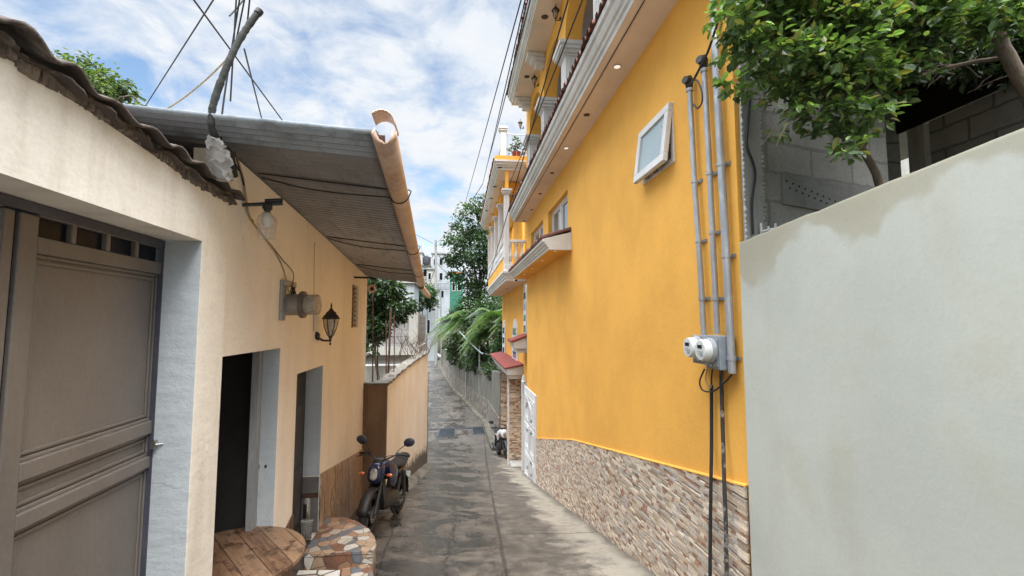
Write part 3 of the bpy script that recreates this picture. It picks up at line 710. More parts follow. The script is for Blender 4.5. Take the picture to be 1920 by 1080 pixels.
# gutter: an open half pipe of tan PVC hung by wires, with a pale outlet
gut = []
for i in range(9):
    a = an-.06+(aE+.22-an)*i/8; p = roofpt(a, 1.0); p = p+NL*.035+Vector((0,0,-.018)); gut.append((p, a))
m = MB(); n = 12
for p, a in gut:
    rr = .062
    for j in range(n+1):
        th = math.pi+math.pi*1.18*j/n-.25
        m.v.append((p.x+NL.x*rr*math.cos(th), p.y+NL.y*rr*math.cos(th), p.z+rr*math.sin(th)*1.05)); m.c.append(None)
for i in range(len(gut)-1):
    for j in range(n):
        q = i*(n+1)+j; m.f.append((q, q+1, q+n+2, q+n+1))
gt = m.build('gutter', MT['pvc'], ct, solid=.005)
m = MB(); p = gut[0][0]                   # splayed tongue at its near end
for i in range(5):
    s = i/4
    for j in range(9):
        th = math.pi*(-.02+.80*j/8); rr = .066
        m.v.append(tuple(p - UL*(-.04+.075*s) + NL*(rr*math.cos(th)-.012*s) + Vector((0,0,.012+.03*s+rr*1.1*math.sin(th))))); m.c.append(None)
for i in range(4):
    for j in range(8):
        q = i*9+j; m.f.append((q, q+1, q+10, q+9))
m.build('gutter_end', MT['pvc'], gt, solid=.005)
m = MB(); r = random.Random(5)
for j in range(10):
    th = math.pi*(1.0+.95*j/9); m.v += [tuple(p-UL*.004+NL*.065*math.cos(th)+Vector((0,0,.066*math.sin(th)))), tuple(p-UL*.02+NL*.05*math.cos(th)*r.uniform(.8,1)+Vector((0,0,.066*math.sin(th)+.03*r.random())))]; m.c += [None, None]
for j in range(9): m.f.append((2*j, 2*j+1, 2*j+3, 2*j+2))
m.build('gutter_lip', MT['pvc'], gt, solid=.004)
m = MB(); p = gut[-1][0]; m.tube([p+Vector((0,0,-.02))-UL*.08, p+UL*.06+Vector((0,0,-.05))], .05, 14); m.build('gutter_joint', MT['beam'], gt)
m = MB(); m.tube([p+UL*.06+Vector((0,0,-.05)), p+UL*.55+NL*.10+Vector((0,0,-.17))], .048, 16); m.build('gutter_outlet', MT['pvc_white'], gt)
for fa, dd in ((.16, .03), (.50, .0), (.80, .02)):
    a = an+(aE-an)*fa; m = MB(); pp = []
    p1 = roofpt(a, .03)+Vector((0,0,-.02)); i_ = fa*8; g = gut[min(8, int(round(fa*8)))][0]; f = (a-gut[0][1])/(gut[-1][1]-gut[0][1]); g = gut[0][0].lerp(gut[-1][0], f)
    pp.append(p1); pp += [p1.lerp(g+NL*-.07+Vector((0,0,-.02)), s)+Vector((0,0,-.025*math.sin(s*3.14)-.012)) for s in (.3,.6,.9)]
    for j in range(7):
        th = math.pi*(1.15+.95*j/6); pp.append(g+NL*.075*math.cos(th)+Vector((0,0,.078*math.sin(th))))
    pp.append(roofpt(a-.05, .92)+Vector((0,0,-.016))); pp.append(roofpt(a-.07, .03)+Vector((0,0,-.016)))
    m.tube(smoothpath(pp, 3), .005, 6); m.build('hanger_wire', MT['cable'], gt)

# ------------------------------------------------------------------ things on the left facade
# old electric meter on its backing post
q0 = LP(521, 522); q1 = LP(521, 605); am = LP(533, 570)[0]; zm = LP(560, 574)[1]
em = thing('electric_meter', 'weathered round electric meter with glass cover on cream cottage wall', 'electric meter', FL((am, 0, zm)))
m = MB(FL); m.box(am-.12, am-.02, .0, .02, zm-.13, zm+.19); m.build('back_plate', MT['paleconc'], em, smooth=False, bevel=.006)
m = MB(FL); m.box(am-.10, am+.13, .02, .05, zm+.145, zm+.19); m.build('rail', MT['meterold'], em, smooth=False, bevel=.003)
m = MB(); o = FL((am+.02, 0, zm)); m.lathe([(.085,0),(.088,.01),(.088,.12),(.08,.125)], o, NL, 24); m.build('body', MT['meterold'], em)
m = MB(); m.lathe([(.088,.12),(.108,.122),(.112,.135),(.108,.155),(.09,.158)], o, NL, 28); m.build('ring', mk('ring_metal', (.23,.20,.17), (.14,.12,.10), 8, .5, .1, metal=.4), em)
m = MB(); m.lathe([(.084,.155),(.084,.25),(.079,.262),(.06,.268),(0,.27)], o, NL, 24); m.build('glass_cover', MT['cover'], em)
m = MB(); m.lathe([(.07,.15),(.07,.2),(.05,.205),(.05,.225),(0,.226)], o, NL, 18); m.build('dial', MT['meterface'], em)
m = MB(); m.lathe([(.02,-.0),(.022,.02),(.014,.03),(.014,.06)], FL((am+.02,.06,zm+.083)), (0,0,1), 10); m.build('gland', MT['plastic'], em)
# wall lantern
def lantern(name, label, base, out, h, s=1.0, group=None, frame_mat=None, reach=.09):
    fm = frame_mat or MT['black']; t = thing(name, label, 'wall lantern', base, group); base = Vector(base); out = Vector(out).normalized()
    Z = Vector((0,0,1)); c = base+out*reach*s*1.2
    m = MB(); m.lathe([(.030*s,0),(.034*s,.006*s),(.03*s,.014*s),(.016*s,.02*s)], base+Z*.01*s, out, 12, sx=1.0)
    m.tube([base+Z*.045*s+out*.004, base+Z*.02*s+out*.02*s, base-Z*.03*s+out*.02*s], [.012*s,.018*s,.01*s], 8); m.build('mount', fm, t)
    m = MB(); m.tube(smoothpath([base+out*.01*s, base+out*.03*s-Z*.012*s, base+out*.065*s-Z*.03*s, c-Z*.032*s], 5), [.013*s*(1-.35*i/15) for i in range(16)], 8); m.build('arm', fm, t)
    m = MB(); m.lathe([(0,-.075),(.008,-.07),(.010,-.06),(.005,-.052),(.006,-.04),(.012,-.03),(.01,-.02),(.016,-.005),(.026,.012)], c, Z, 12) if s == 1 else m.lathe([(a*s,b*s) for a,b in [(0,-.075),(.008,-.07),(.010,-.06),(.005,-.052),(.006,-.04),(.012,-.03),(.01,-.02),(.016,-.005),(.026,.012)]], c, Z, 12); m.build('base_cup', fm, t)
    prof = [(.024,.012),(.038,.045),(.052,.085),(.060,.125),(.064,.165)]
    m = MB(); m.lathe([(a*s*.93,b*s) for a,b in prof], c, Z, 12); m.build('glass', MT['lampglass'], t)
    m = MB()
    for k in range(6):
        a = math.pi*k/3+.3; d = Vector((math.cos(a), math.sin(a), 0)); m.tube([c+d*r_*s+Z*z*s for r_, z in prof], .0042*s, 5)
    m.build('cage', fm, t)
    m = MB(); m.lathe([(a*s,b*s) for a,b in [(.078,.160),(.082,.168),(.07,.178),(.066,.19),(.05,.205),(.044,.222),(.022,.238),(.018,.25),(.008,.258),(.007,.275),(.011,.28),(.006,.29),(.003,.31),(0,.312)]], c, Z, 12); m.build('cap', fm, t)
    m = MB(); m.lathe([(a*s,b*s) for a,b in [(.012,.02),(.012,.06),(.022,.085),(.026,.115),(.018,.14),(0,.148)]], c, Z, 10); m.build('bulb', MT['bulb'], t)
    return t
q = LP(592, 632); lb = FL((q[0], 0, q[1])); lantern('wall_lantern', 'black carriage lantern on the cream cottage wall beside the narrow doorway', lb, NL, .3, 1.12, frame_mat=MT['black'], reach=.105)
m = MB(FL); q = LP(589, 455); p = LP(588, 620); m.tube([(q[0],.004,q[1]), (p[0]-.02,.004,p[1])], .003, 5); tag(m.build('wire', MT['cable_tan']), 'thin wire running straight down the cottage wall to the lantern', 'wire')
# lamp holder on an arm under the roof with a plastic bag tied round it
q = LP(470, 385, .05); A0 = FL((q[0], .0, q[1])); B0 = PY(530, 381, A0.y+.06)
lh = thing('eave_lamp', 'dark lamp holder under the rusty eave with a clear plastic bag tied over it', 'lamp', tuple(A0))
m = MB(); m.tube([A0, A0.lerp(B0, .5), B0], [.011,.013,.014], 8); m.tube([A0.lerp(B0,.55)+Vector((0,0,.022)), B0+Vector((0,0,.022))], .012, 8); m.build('arm', MT['black'], lh)
C0 = A0.lerp(B0, .62); m = MB(); m.lathe([(.022,.01),(.03,-.0),(.03,-.03),(.02,-.045)], C0, (0,0,1), 12); m.build('socket', MT['plastic'], lh)
m = MB(); m.lathe([(.016,-.03),(.016,-.06)], C0, (0,0,1), 10); m.build('collar', MT['rust'], lh)
m = MB(); vs = []; r = random.Random(11); prof = [(.018,-.05),(.03,-.065),(.048,-.085),(.056,-.11),(.058,-.14),(.055,-.17),(.054,-.20),(.05,-.225)]
rings = []
for rr, h in prof: rings.append([tuple(C0+Vector((math.cos(6.283*k/16)*rr*r.uniform(.85,1.12), math.sin(6.283*k/16)*rr*r.uniform(.85,1.12), h+r.uniform(-.008,.008)))) for k in range(16)])
m.loft(rings, False); m.build('bag', MT['bag'], lh)
m = MB(); m.lathe([(.012,-.05),(.02,-.07),(.034,-.10),(.036,-.125),(.02,-.15),(0,-.155)], C0, (0,0,1), 14); m.build('bulb', MT['bulb'], lh)
# cable down the wall from mast to meter
def wallcable(pts, r, mat, name, label, cat='cable', b=.008, group=None):
    P = []
    for t in pts:
        bb = t[2] if len(t) > 2 else b; q = LP(t[0], t[1], bb); P.append(FL((q[0], bb, q[1])))
    m = MB(); m.tube(smoothpath(P, 5), r, 6); return tag(m.build(name, mat), label, cat, group)
wallcable([(440,285,.06),(455,330),(462,375,.02),(470,410),(500,450),(520,480),(533,510),(541,548,.05)], .006, MT['cable_tan'], 'service_cable', 'tan service cable sagging down the cottage wall into the old meter')
wallcable([(440,285,.07),(450,320,.02),(458,350),(466,400),(475,415)], .005, MT['cable'], 'service_cable', 'short black cable hugging the garage house corner below the mast')
wallcable([(505,455),(530,487),(549,510,.03),(549,530,.05),(543,550,.06)], .0035, MT['cable'], 'service_cable', 'thin black cable looping into the top of the old meter')
# security camera on an arm at the far corner
q = LP(664, 520); P0 = FL((q[0], 0, q[1])); P1 = PY(700, 521, P0.y+.0); P2 = PY(697, 541, P0.y)
sc = thing('security_camera', 'small tan camera hanging from a black arm at the cottage corner', 'camera', tuple(P0))
m = MB(); m.tube([P0, P1], .014, 8); m.build('arm', MT['black'], sc)
m = MB(); m.lathe([(.03,.0),(.045,-.02),(.045,-.03)], P1, (0,0,1), 12); m.build('mount', MT['plastic'], sc)
m = MB(); d = Vector((.25,-1,-.15)).normalized(); m.lathe([(0,-.05),(.05,-.045),(.062,-.02),(.064,.03),(.058,.05),(.03,.055)], P2, d, 16); m.build('housing', MT['pvc'], sc)
m = MB(); m.lathe([(.028,.05),(.028,.058),(0,.06)], P2, d, 12); m.build('lens', MT['pane'], sc)
# bent service mast with taped cables
ma = 2.50; mp = []
for x, y, k in ((440,330,.36),(432,290,.24),(408,262,.08),(397,238,.02),(398,205,.0),(408,170,.0),(424,128,.0),(444,84,.02),(466,48,.04),(487,20,.06)):
    d = ray(x, y); t = (ma-.12+k)/d.y; mp.append(d*t)
mast = thing('service_mast', 'bent dark service mast rising above the cottage roof', 'service mast', tuple(mp[0]))
_sp = smoothpath(mp, 8); _r = random.Random(6); m = MB(); m.tube(_sp, [.0165+_r.uniform(-.0015,.002) for _ in _sp], 12); m.build('pipe', mk('dark_mast', (.028,.032,.03), (.05,.05,.043), 14, .8, .3), mast)
m = MB(); m.tube([mp[-1]-(mp[-1]-mp[-2])*.2, mp[-1]+(mp[-1]-mp[-2])*.03], .020, 10); m.build('cap', MT['plastic'], mast)
wb = thing('plastic_wrap', 'crumpled white plastic wrap stuffed round the foot of the mast', 'plastic sheet', tuple(mp[1]))
m = MB(); r = random.Random(4); rings = []
for i in range(15):
    s = i/14; c = Vector(PY(400+22*s, 258+80*s, 2.42+.12*s)); w = .03+.022*math.sin(s*3.14)+.012*s
    rings.append([tuple(c+Vector((math.cos(6.283*k/18)*w*r.uniform(.65,1.2), math.sin(6.283*k/18)*w*.45*r.uniform(.6,1.2), r.uniform(-.012,.012)))) for k in range(18)])
m.loft(rings); m.build('wrap', MT['bagwhite'], wb)

# ------------------------------------------------------------------ table, bench, step, bits at the doorway
zt = -1.55; tc = Vector((-1.505, 3.38, zt)); tr = .47
tb = thing('round_table', 'round plank-topped brown table pushed into the first cottage doorway', 'table', (tc.x, tc.y, gz(tc.x, tc.y)))
m = MB(); m.lathe([(tr-.012,-.035),(tr,-.030),(tr,-.006),(tr-.006,0),(0,.0005)], tc, (0,0,1), 64); m.build('tabletop', MT['wood'], tb)
m = MB(); m.lathe([(.26,0),(.27,.03),(.09,.05),(.07,.12),(.06,.3),(.09,.4),(.2,.44)], Vector((tc.x, tc.y, zt-.50)), (0,0,1), 24); m.build('pedestal', MT['beam'], tb)
m = MB(); m.lathe([(.30,-.075),(.30,-.036)], tc, (0,0,1), 32); m.build('apron', MT['beam'], tb)
zb = -2.12
bp = [PZ(*p, zb) for p in ((627,968),(645,969),(672,978),(692,991),(703,1007),(706,1021),(700,1032),(650,1034),(603,1036))]
qa = Vector(bp[0]); bp = bp[1:]; back = [FL((qa.dot(UL), .016, zb))]; last = FL((Vector(bp[-1]).dot(UL), .016, zb)); bp[-1] = last
bench = thing('mosaic_bench', 'low bench of broken tile mosaic in front of the parked blue motorcycle', 'bench', (sum(p.x for p in bp)/len(bp), sum(p.y for p in bp)/len(bp), zb-.6))
m = MB(); m.prism(back+bp, Vector((0,0,-.035))); m.build('seat', MT['mosaic'], bench, smooth=False, bevel=.006)
cen = sum((Vector(p) for p in back+bp), Vector())/(len(bp)+1)
def shrink(p):
    w = cen.lerp(Vector(p), .975); return w+Vector((0,0,-.036))
m = MB(); m.prism([shrink(p) for p in back+bp], Vector((0,0,-.75))); m.build('base', MT['mosaic'], bench, smooth=False)
zs = -2.21; sp_ = [PZ(*p, zs) for p in ((560,1069),(638,1068),(633,1110),(540,1110))]
m = MB(); m.prism(sp_, Vector((0,0,-.4))); tag(m.build('white_step', MT['whitetile'], smooth=False, bevel=.006), 'white tiled step between the round table and the mosaic bench', 'step')
zs2 = -2.225; sp_ = [PZ(*p, zs2) for p in ((641,1066),(690,1056),(700,1075),(700,1115),(636,1115))]
m = MB(); m.prism(sp_, Vector((0,0,-.4))); tag(m.build('mosaic_step', MT['mosaic'], smooth=False, bevel=.006), 'low tile mosaic step at the foot of the bench', 'step')
# chrome canister and crate standing in the narrow doorway
q = LP(574, 1000, -.12); fo = FL((q[0], -.115, LP(574, 1010, -.115)[1]))
cn = thing('white_basket', 'pale pierced basket standing inside the narrow doorway', 'basket', tuple(fo))
m = MB(); 
for i in range(8): m.lathe([(.052+.002*i,.022*i),(.054+.002*i,.022*i+.004),(.054+.002*i,.022*i+.012),(.052+.002*i,.022*i+.014)], fo, (0,0,1), 18)
for k in range(14):
    a = 6.283*k/14; d = Vector((math.cos(a), math.sin(a), 0)); m.tube([fo+d*.052, fo+d*.068+Vector((0,0,.175))], .005, 5)
m.build('basket', MT['meterold'], cn)
m = MB(); m.lathe([(.07,.172),(.073,.178),(.073,.19),(.066,.192)], fo, (0,0,1), 18); m.build('rim', MT['paleconc'], cn)
fk = fo+Vector((0,0,.19)); kn = thing('steel_flask', 'steel flask with domed lid on top of the pale basket', 'flask', tuple(fk))
m = MB(); m.lathe([(.04,0),(.043,.01),(.043,.15),(.038,.165)], fk, (0,0,1), 18); m.build('body', MT['chrome'], kn)
m = MB(); m.lathe([(.036,.165),(.038,.18),(.034,.21),(.02,.23),(0,.235)], fk, (0,0,1), 16); m.build('lid', MT['paleconc'], kn)
# ------------------------------------------------------------------ motorcycles
def motorcycle(label, base, heading, paint, s=1.0, lean=0, group=None):
    """Local frame: x forward, y to the rider's left, z up; front axle near x=.62."""
    t = thing('motorcycle', label, 'motorcycle', (0,0,0), group); t['_o'] = [0,0,0]
    def W(name, mat, fn, **k):
        m = MB(); fn(m); m.v = [(p[0]*s, p[1]*s, p[2]*s) for p in m.v]; return m.build(name, mat, t, **k)
    def wheel(x, r, w):
        c = Vector((x, 0, r)); Y = (0,1,0)
        m = MB(); n = 36; prof = []
        for i in range(10):
            a = 6.283*i/10; prof.append((r-.05+.05*math.cos(a), w*.5*math.sin(a)))
        prof.append(prof[0]); m.lathe(prof, c, Y, n); m.v = [(p[0]*s,p[1]*s,p[2]*s) for p in m.v]; m.f = [f for f in m.f if len(f) == 4]
        wh = m.build('wheel', MT['rubber'], t)
        m = MB(); m.lathe([(r-.085,-.035),(r-.072,-.04),(r-.072,.04),(r-.085,.035),(r-.085,-.035)], c, Y, n)
        m.lathe([(.0,-.07),(.055,-.065),(.06,-.02),(.06,.02),(.055,.065),(0,.07)], c, Y, 16)
        for k in range(5):
            a = 6.283*k/5+.2; d = Vector((math.cos(a), 0, math.sin(a))); m.tube([c+d*.05, c+d*(r-.08)], [.02,.014], 6)
        m.v = [(p[0]*s,p[1]*s,p[2]*s) for p in m.v]; m.build('rim', MT['engine'], wh)
        m = MB(); m.lathe([(.11,.055),(.11,.06),(.05,.06),(.05,.055),(.11,.055)], c, Y, 24); m.v = [(p[0]*s,p[1]*s,p[2]*s) for p in m.v]; m.build('brake_disc', MT['chrome'], wh)
    wheel(.62, .285, .10); wheel(-.62, .27, .12)
    def fork(m):
        for y in (-.075, .075):
            m.tube([(.62,y,.285), (.50,y,.60)], [.028,.024], 10); m.tube([(.50,y,.60), (.40,y,.88)], .017, 8)
        m.tube([(.505,-.09,.60),(.505,.09,.60)], .022, 8); m.tube([(.42,-.09,.83),(.42,.09,.83)], .02, 8)
    W('fork', MT['plastic'], fork)
    def fender(m, cx, r, a0, a1, w, cz, mat=None):
        rings = []
        for i in range(13):
            a = a0+(a1-a0)*i/12; ring = []
            for k in range(7):
                u = (k-3)/3; rr = r-.03*u*u; ring.append((cx+rr*math.cos(a), u*w, cz+rr*math.sin(a)))
            rings.append(ring)
        vs = [p for q in rings for p in q]; fs = [(i*7+k, i*7+k+1, (i+1)*7+k+1, (i+1)*7+k) for i in range(12) for k in range(6)]
        m.add(vs, fs)
    W('front_fender', MT['plastic'], lambda m: fender(m, .60, .325, R(5), R(150), .07, .30), solid=.006*s)
    W('rear_fender', MT['plastic'], lambda m: fender(m, -.60, .34, R(40), R(185), .08, .30), solid=.006*s)
    # headlight nacelle, lens
    def nac(m):
        rings = []
        for x, w, h, zc in ((.615,.078,.105,.80),(.60,.098,.125,.80),(.56,.115,.14,.805),(.48,.115,.14,.815),(.40,.09,.10,.83)):
            rings.append([(x+(.03*(1-abs(math.sin(6.283*k/20)))*0), w*math.copysign(abs(math.cos(6.283*k/20))**.75, math.cos(6.283*k/20)), zc+h*math.copysign(abs(math.sin(6.283*k/20))**.8, math.sin(6.283*k/20))) for k in range(20)])
        m.loft(rings)
    W('headlight_shell', paint, nac)
    def lens(m):
        rings = []
        for x, f in ((.612,1.0),(.628,.97),(.640,.82),(.646,.4)):
            rings.append([(x, .054*f*math.copysign(abs(math.cos(6.283*k/20))**.75, math.cos(6.283*k/20)), .80+.082*f*math.copysign(abs(math.sin(6.283*k/20))**.75, math.sin(6.283*k/20))) for k in range(20)])
        m.loft(rings)
    W('headlight', MT['lens'], lens)
    W('instrument', MT['plastic'], lambda m: m.loft([[(.46+.05*math.cos(6.283*k/14), .075*math.sin(6.283*k/14), .945) for k in range(14)], [(.44+.06*math.cos(6.283*k/14), .085*math.sin(6.283*k/14), .985) for k in range(14)], [(.42+.04*math.cos(6.283*k/14), .06*math.sin(6.283*k/14), 1.0) for k in range(14)]]))
    # handlebar, grips, levers, mirrors
    def bar(m):
        m.tube(smoothpath([(.24,.36,1.02),(.30,.24,1.045),(.37,.11,.99),(.39,0,.935),(.37,-.11,.99),(.30,-.24,1.045),(.24,-.36,1.02)], 5), .012, 8)
    W('handlebar', MT['black'], bar)
    for sg in (-1, 1):
        W('grip', MT['rubber'], lambda m: m.tube([(.285,sg*.25,1.04),(.235,sg*.385,1.018)], .018, 10))
        W('switch_box', MT['plastic'], lambda m: m.tube([(.315,sg*.19,1.04),(.29,sg*.245,1.042)], .027, 10))
        W('lever', MT['plastic'], lambda m: m.tube(smoothpath([(.315,sg*.215,1.035),(.36,sg*.25,1.025),(.34,sg*.34,1.0),(.335,sg*.385,.985)], 4), [.009]*10+[.007]*3, 6))
        mi = W('mirror', MT['mirror'], lambda m: m.lathe([(0,-.022),(.045,-.018),(.062,-.004),(.064,.006),(.058,.01),(0,.011)], (.27,sg*.365,1.215), (-1,0,.12), 18, 1.35, (0,1,.25*sg)))
        m = MB(); m.tube(smoothpath([(.31,sg*.21,1.05),(.305,sg*.225,1.10),(.285,sg*.33,1.19)], 5), .006, 6); m.v = [(p[0]*s,p[1]*s,p[2]*s) for p in m.v]; m.build('mirror_stem', MT['plastic'], mi)
        si = W('turn_signal', MT['amber'], lambda m: m.ball((.54,sg*.205,.79), (.022,.045,.026)))
        m = MB(); m.tube([(.52,sg*.09,.79),(.535,sg*.18,.79)], .009, 6); m.v = [(p[0]*s,p[1]*s,p[2]*s) for p in m.v]; m.build('signal_stalk', MT['plastic'], si)
    # tank and body panels
    def tank(m):
        rings = []
        for x, w, h, zc in ((.40,.06,.07,.83),(.30,.13,.12,.82),(.16,.155,.14,.80),(0,.145,.13,.77),(-.14,.11,.09,.74),(-.2,.07,.06,.73)):
            rings.append([(x, w*math.copysign(abs(math.cos(6.283*k/18))**.8, math.cos(6.283*k/18)), zc+h*math.sin(6.283*k/18)) for k in range(18)])
        m.loft(rings)
    W('tank', paint, tank)
    for sg in (-1, 1):
        W('side_panel', paint, lambda m: m.loft([[(.36,sg*.13,.88),(.40,sg*.16,.80),(.37,sg*.165,.70),(.31,sg*.15,.62),(.27,sg*.12,.72)], [(.26,sg*.165,.90),(.24,sg*.20,.80),(.22,sg*.20,.68),(.2,sg*.18,.58),(.2,sg*.14,.72)], [(.1,sg*.15,.86),(.08,sg*.18,.78),(.06,sg*.17,.66),(.06,sg*.15,.57),(.06,sg*.12,.7)]]))
    def seat(m):
        rings = []
        for x, w, h, zc in ((-.10,.08,.03,.82),(-.2,.12,.05,.80),(-.4,.135,.05,.80),(-.6,.12,.055,.85),(-.76,.09,.04,.90)):
            rings.append([(x, w*math.cos(6.283*k/14), zc+h*math.sin(6.283*k/14)) for k in range(14)])
        m.loft(rings)
    W('seat', MT['rubber'], seat)
    W('tail', paint, lambda m: m.loft([[(x, w*math.cos(6.283*k/12), zc+h*math.sin(6.283*k/12)) for k in range(12)] for x, w, h, zc in ((-.2,.11,.06,.70),(-.45,.12,.07,.74),(-.7,.09,.05,.83),(-.84,.05,.03,.87))]))
    W('frame', MT['black'], lambda m: [m.tube([(.42,0,.86),(.34,0,.50),(.10,.07,.26),(-.25,.09,.28),(-.35,.09,.62)], .022, 8), m.tube([(.34,0,.50),(.10,-.07,.26),(-.25,-.09,.28),(-.35,-.09,.62)], .022, 8), m.tube([(.36,0,.80),(-.1,0,.66),(-.7,0,.78)], .022, 8)])
    def engine(m):
        m.loft([[(x, w*math.copysign(abs(math.cos(6.283*k/16))**.6, math.cos(6.283*k/16)), zc+h*math.copysign(abs(math.sin(6.283*k/16))**.6, math.sin(6.283*k/16))) for k in range(16)] for x, w, h, zc in ((.26,.07,.08,.40),(.2,.11,.13,.38),(-.05,.16,.13,.36),(-.24,.15,.11,.34),(-.30,.1,.07,.33))])
        for i in range(5): m.box(.10+.035*i, .118+.035*i, -.10, .10, .42, .56)
    W('engine', MT['engine'], engine)
    W('shroud', MT['plastic'], lambda m: m.loft([[(.44,y,.66) for y in (-.08,.08)]+[(.40,y,.74) for y in (.08,-.08)], [(.36,y,.36) for y in (-.11,.11)]+[(.28,y,.5) for y in (.11,-.11)], [(.25,y,.26) for y in (-.08,.08)]+[(.18,y,.34) for y in (.08,-.08)]]))
    for sg in (-1, 1): W('shock', MT['engine'], lambda m: m.tube([(-.55,sg*.11,.31),(-.42,sg*.12,.70)], [.02,.034], 10))
    W('swingarm', MT['black'], lambda m: [m.tube([(-.2,y,.31),(-.62,y,.27)], .022, 8) for y in (-.09,.09)])
    ex = W('exhaust', MT['black'], lambda m: m.tube(smoothpath([(.24,-.06,.38),(.27,-.10,.26),(.1,-.14,.2),(-.3,-.16,.25),(-.45,-.17,.30),(-.78,-.18,.40)], 4), [.02]*12+[.03]+[.048]*8, 10))
    W('crash_bar', MT['black'], lambda m: m.tube(smoothpath([(.05,.12,.24),(.12,.24,.26),(.16,.29,.32),(.14,.30,.38)], 4), .012, 8))
    for sg in (-1, 1): W('footpeg', MT['rubber'], lambda m: m.tube([(-.02,sg*.12,.27),(-.02,sg*.27,.28)], [.016,.022], 8))
    W('gear_lever', MT['plastic'], lambda m: m.tube([(.0,.16,.22),(.16,.2,.26),(.17,.24,.27)], .009, 6))
    W('side_stand', MT['black'], lambda m: m.tube([(-.02,.1,.24),(.0,.27,.012),(.05,.29,.006)], [.014,.012,.012], 8))
    W('cables', MT['cable'], lambda m: [m.tube(smoothpath([(.31,y,1.03),(.46,y*.5,1.02),(.47,y*.2,.9)], 5), .005, 5) for y in (-.2,.2,-.17)])
    W('number_plate', MT['meterface'], lambda m: m.box(-.92, -.915, -.09, .09, .52, .62))
    t.location = base; t.rotation_euler = (0, R(0), heading); t.rotation_euler.x = R(lean); t['_o'] = list(base)
    return t
hd = math.atan2(-1, -.20)
bx_, by_ = -.97, 6.50
pitch_ = math.atan2(gz(bx_, by_-.62)-gz(bx_, by_+.62), 1.24)
mc = motorcycle('dark blue motorcycle with orange turn signals parked facing out beside the mosaic bench', (bx_, by_, gz(bx_, by_)-.005), hd, MT['blue'], .89, -2)
mc.rotation_euler.y = -pitch_
bx2, by2 = 1.55, 15.9
mc2 = motorcycle('white and black motorcycle parked far down the lane by the stone pillar', (bx2, by2, gz(bx2, by2)), math.atan2(-1, .12), MT['bikewhite'], .98, 3)
mc2.rotation_euler.y = -.15

# ------------------------------------------------------------------ wall beyond the cottage, rods, blocks, kerb
w0 = Vector((PY(727, 722, 7.75).x, 7.75, 0)); w1 = Vector((PY(803, 663, 13.2).x, 13.2, 0))
zt0, zt1 = PY(727, 722, 7.75).z, PY(803, 662, 13.2).z
bw = thing('boundary_wall', 'peach plastered garden wall with rough grey coping beyond the cottage', 'wall', (w0.x, w0.y, gz(w0.x, w0.y)))
m = MB(); pts = []; N = 14
for i in range(N+1):
    s = i/N; x = w0.x+(w1.x-w0.x)*s - .10*math.sin(math.pi*s)*.6; y = w0.y+(w1.y-w0.y)*s; pts.append((x, y, zt0+(zt1-zt0)*s))
vs = []; fs = []
for x, y, z in pts: vs += [(x, y, gz(x, y)-.4), (x, y, z), (x-.2, y, z), (x-.2, y, gz(x, y)-.4)]
for i in range(N):
    for k in range(3): fs.append((i*4+k, (i+1)*4+k, (i+1)*4+k+1, i*4+k+1))
fs.append((N*4, N*4+1, N*4+2, N*4+3)); m.add(vs, fs)
def peach_moss():
    mm, nt, b = newmat('peach_wall_mossy'); g = nd(nt, 'ShaderNodeNewGeometry'); sp = nt.nodes.new('ShaderNodeSeparateXYZ'); lk(nt, g.outputs['Position'], sp.inputs[0])
    v = coords(nt); n1 = noise_(nt, v, 1.2, 8, .65); n2 = noise_(nt, v, 5, 7, .68); n3 = noise_(nt, v, 60, 4, .7)
    c = ramp(nt, n1, [(.35, (.90,.82,.70)), (.65, (.80,.70,.58))])
    h = math_(nt, 'ADD', sp.outputs[2], math_(nt, 'MULTIPLY', sp.outputs[1], .150))     # height over the falling road
    h = math_(nt, 'ADD', h, math_(nt, 'MULTIPLY', math_(nt, 'SUBTRACT', n2, .5), .75))
    f = ramp(nt, math_(nt, 'ADD', h, 2.0), [(.45, .93), (.62, 0.0)])
    c = mixc(nt, f, c, (.065,.052,.034)); c = mixc(nt, .15, c, ramp(nt, n3, [(.3,.3),(.7,1.0)]), 'MULTIPLY')
    lk(nt, c, b.inputs['Base Color']); b.inputs['Roughness'].default_value = .9; bump(nt, b, n2, .3, .02); return mm
MT['peach_moss'] = peach_moss()
m.build('wall', MT['peach_moss'], bw, smooth=False)
m = MB(); r = random.Random(9); vs = []; fs = []; n = 60
for i in range(n+1):
    s = i/n*(N-1e-6); j = int(s); f = s-j; p = Vector(pts[j]).lerp(Vector(pts[min(j+1,N)]), f); e = r.uniform(-.012,.02); h = r.uniform(.015,.055)
    vs += [(p.x+.015+e, p.y, p.z-.012), (p.x+.012+e, p.y, p.z+h), (p.x-.2+e, p.y, p.z+h*.8+.02), (p.x-.23, p.y, p.z-.01)]
for i in range(n):
    for k in range(4): fs.append((i*4+k, (i+1)*4+k, (i+1)*4+(k+1)%4, i*4+(k+1)%4))
fs += [(0,1,2,3), (n*4+3,n*4+2,n*4+1,n*4)]; m.add(vs, fs); m.build('coping', mk('mossy_coping', (.20,.18,.15), (.09,.08,.065), 8, .95, .6, 30, c3=(.36,.33,.28), s3=6), bw, smooth=False)
m = MB(); e = PY(803, 760, 13.25); m.box(w1.x-.22, w1.x+.012, 13.2, 13.26, -4.6, zt1-.55); m.build('end_shade', MT['rust'], bw, smooth=False)  # dark strip added as the shadow line at the wall's far end
rx = FL((aE, -.02, 0)).x; 
rw = thing('return_wall', 'short damp brown wall closing the gap behind the motorcycle', 'wall', ((rx+w0.x)/2, 7.72, -3))
m = MB(); m.box(rx-1.2, w0.x-.004, 7.70, 7.85, -4.2, PY(700, 722, 7.7).z); m.build('wall', MT['brownwall'], rw, smooth=False)
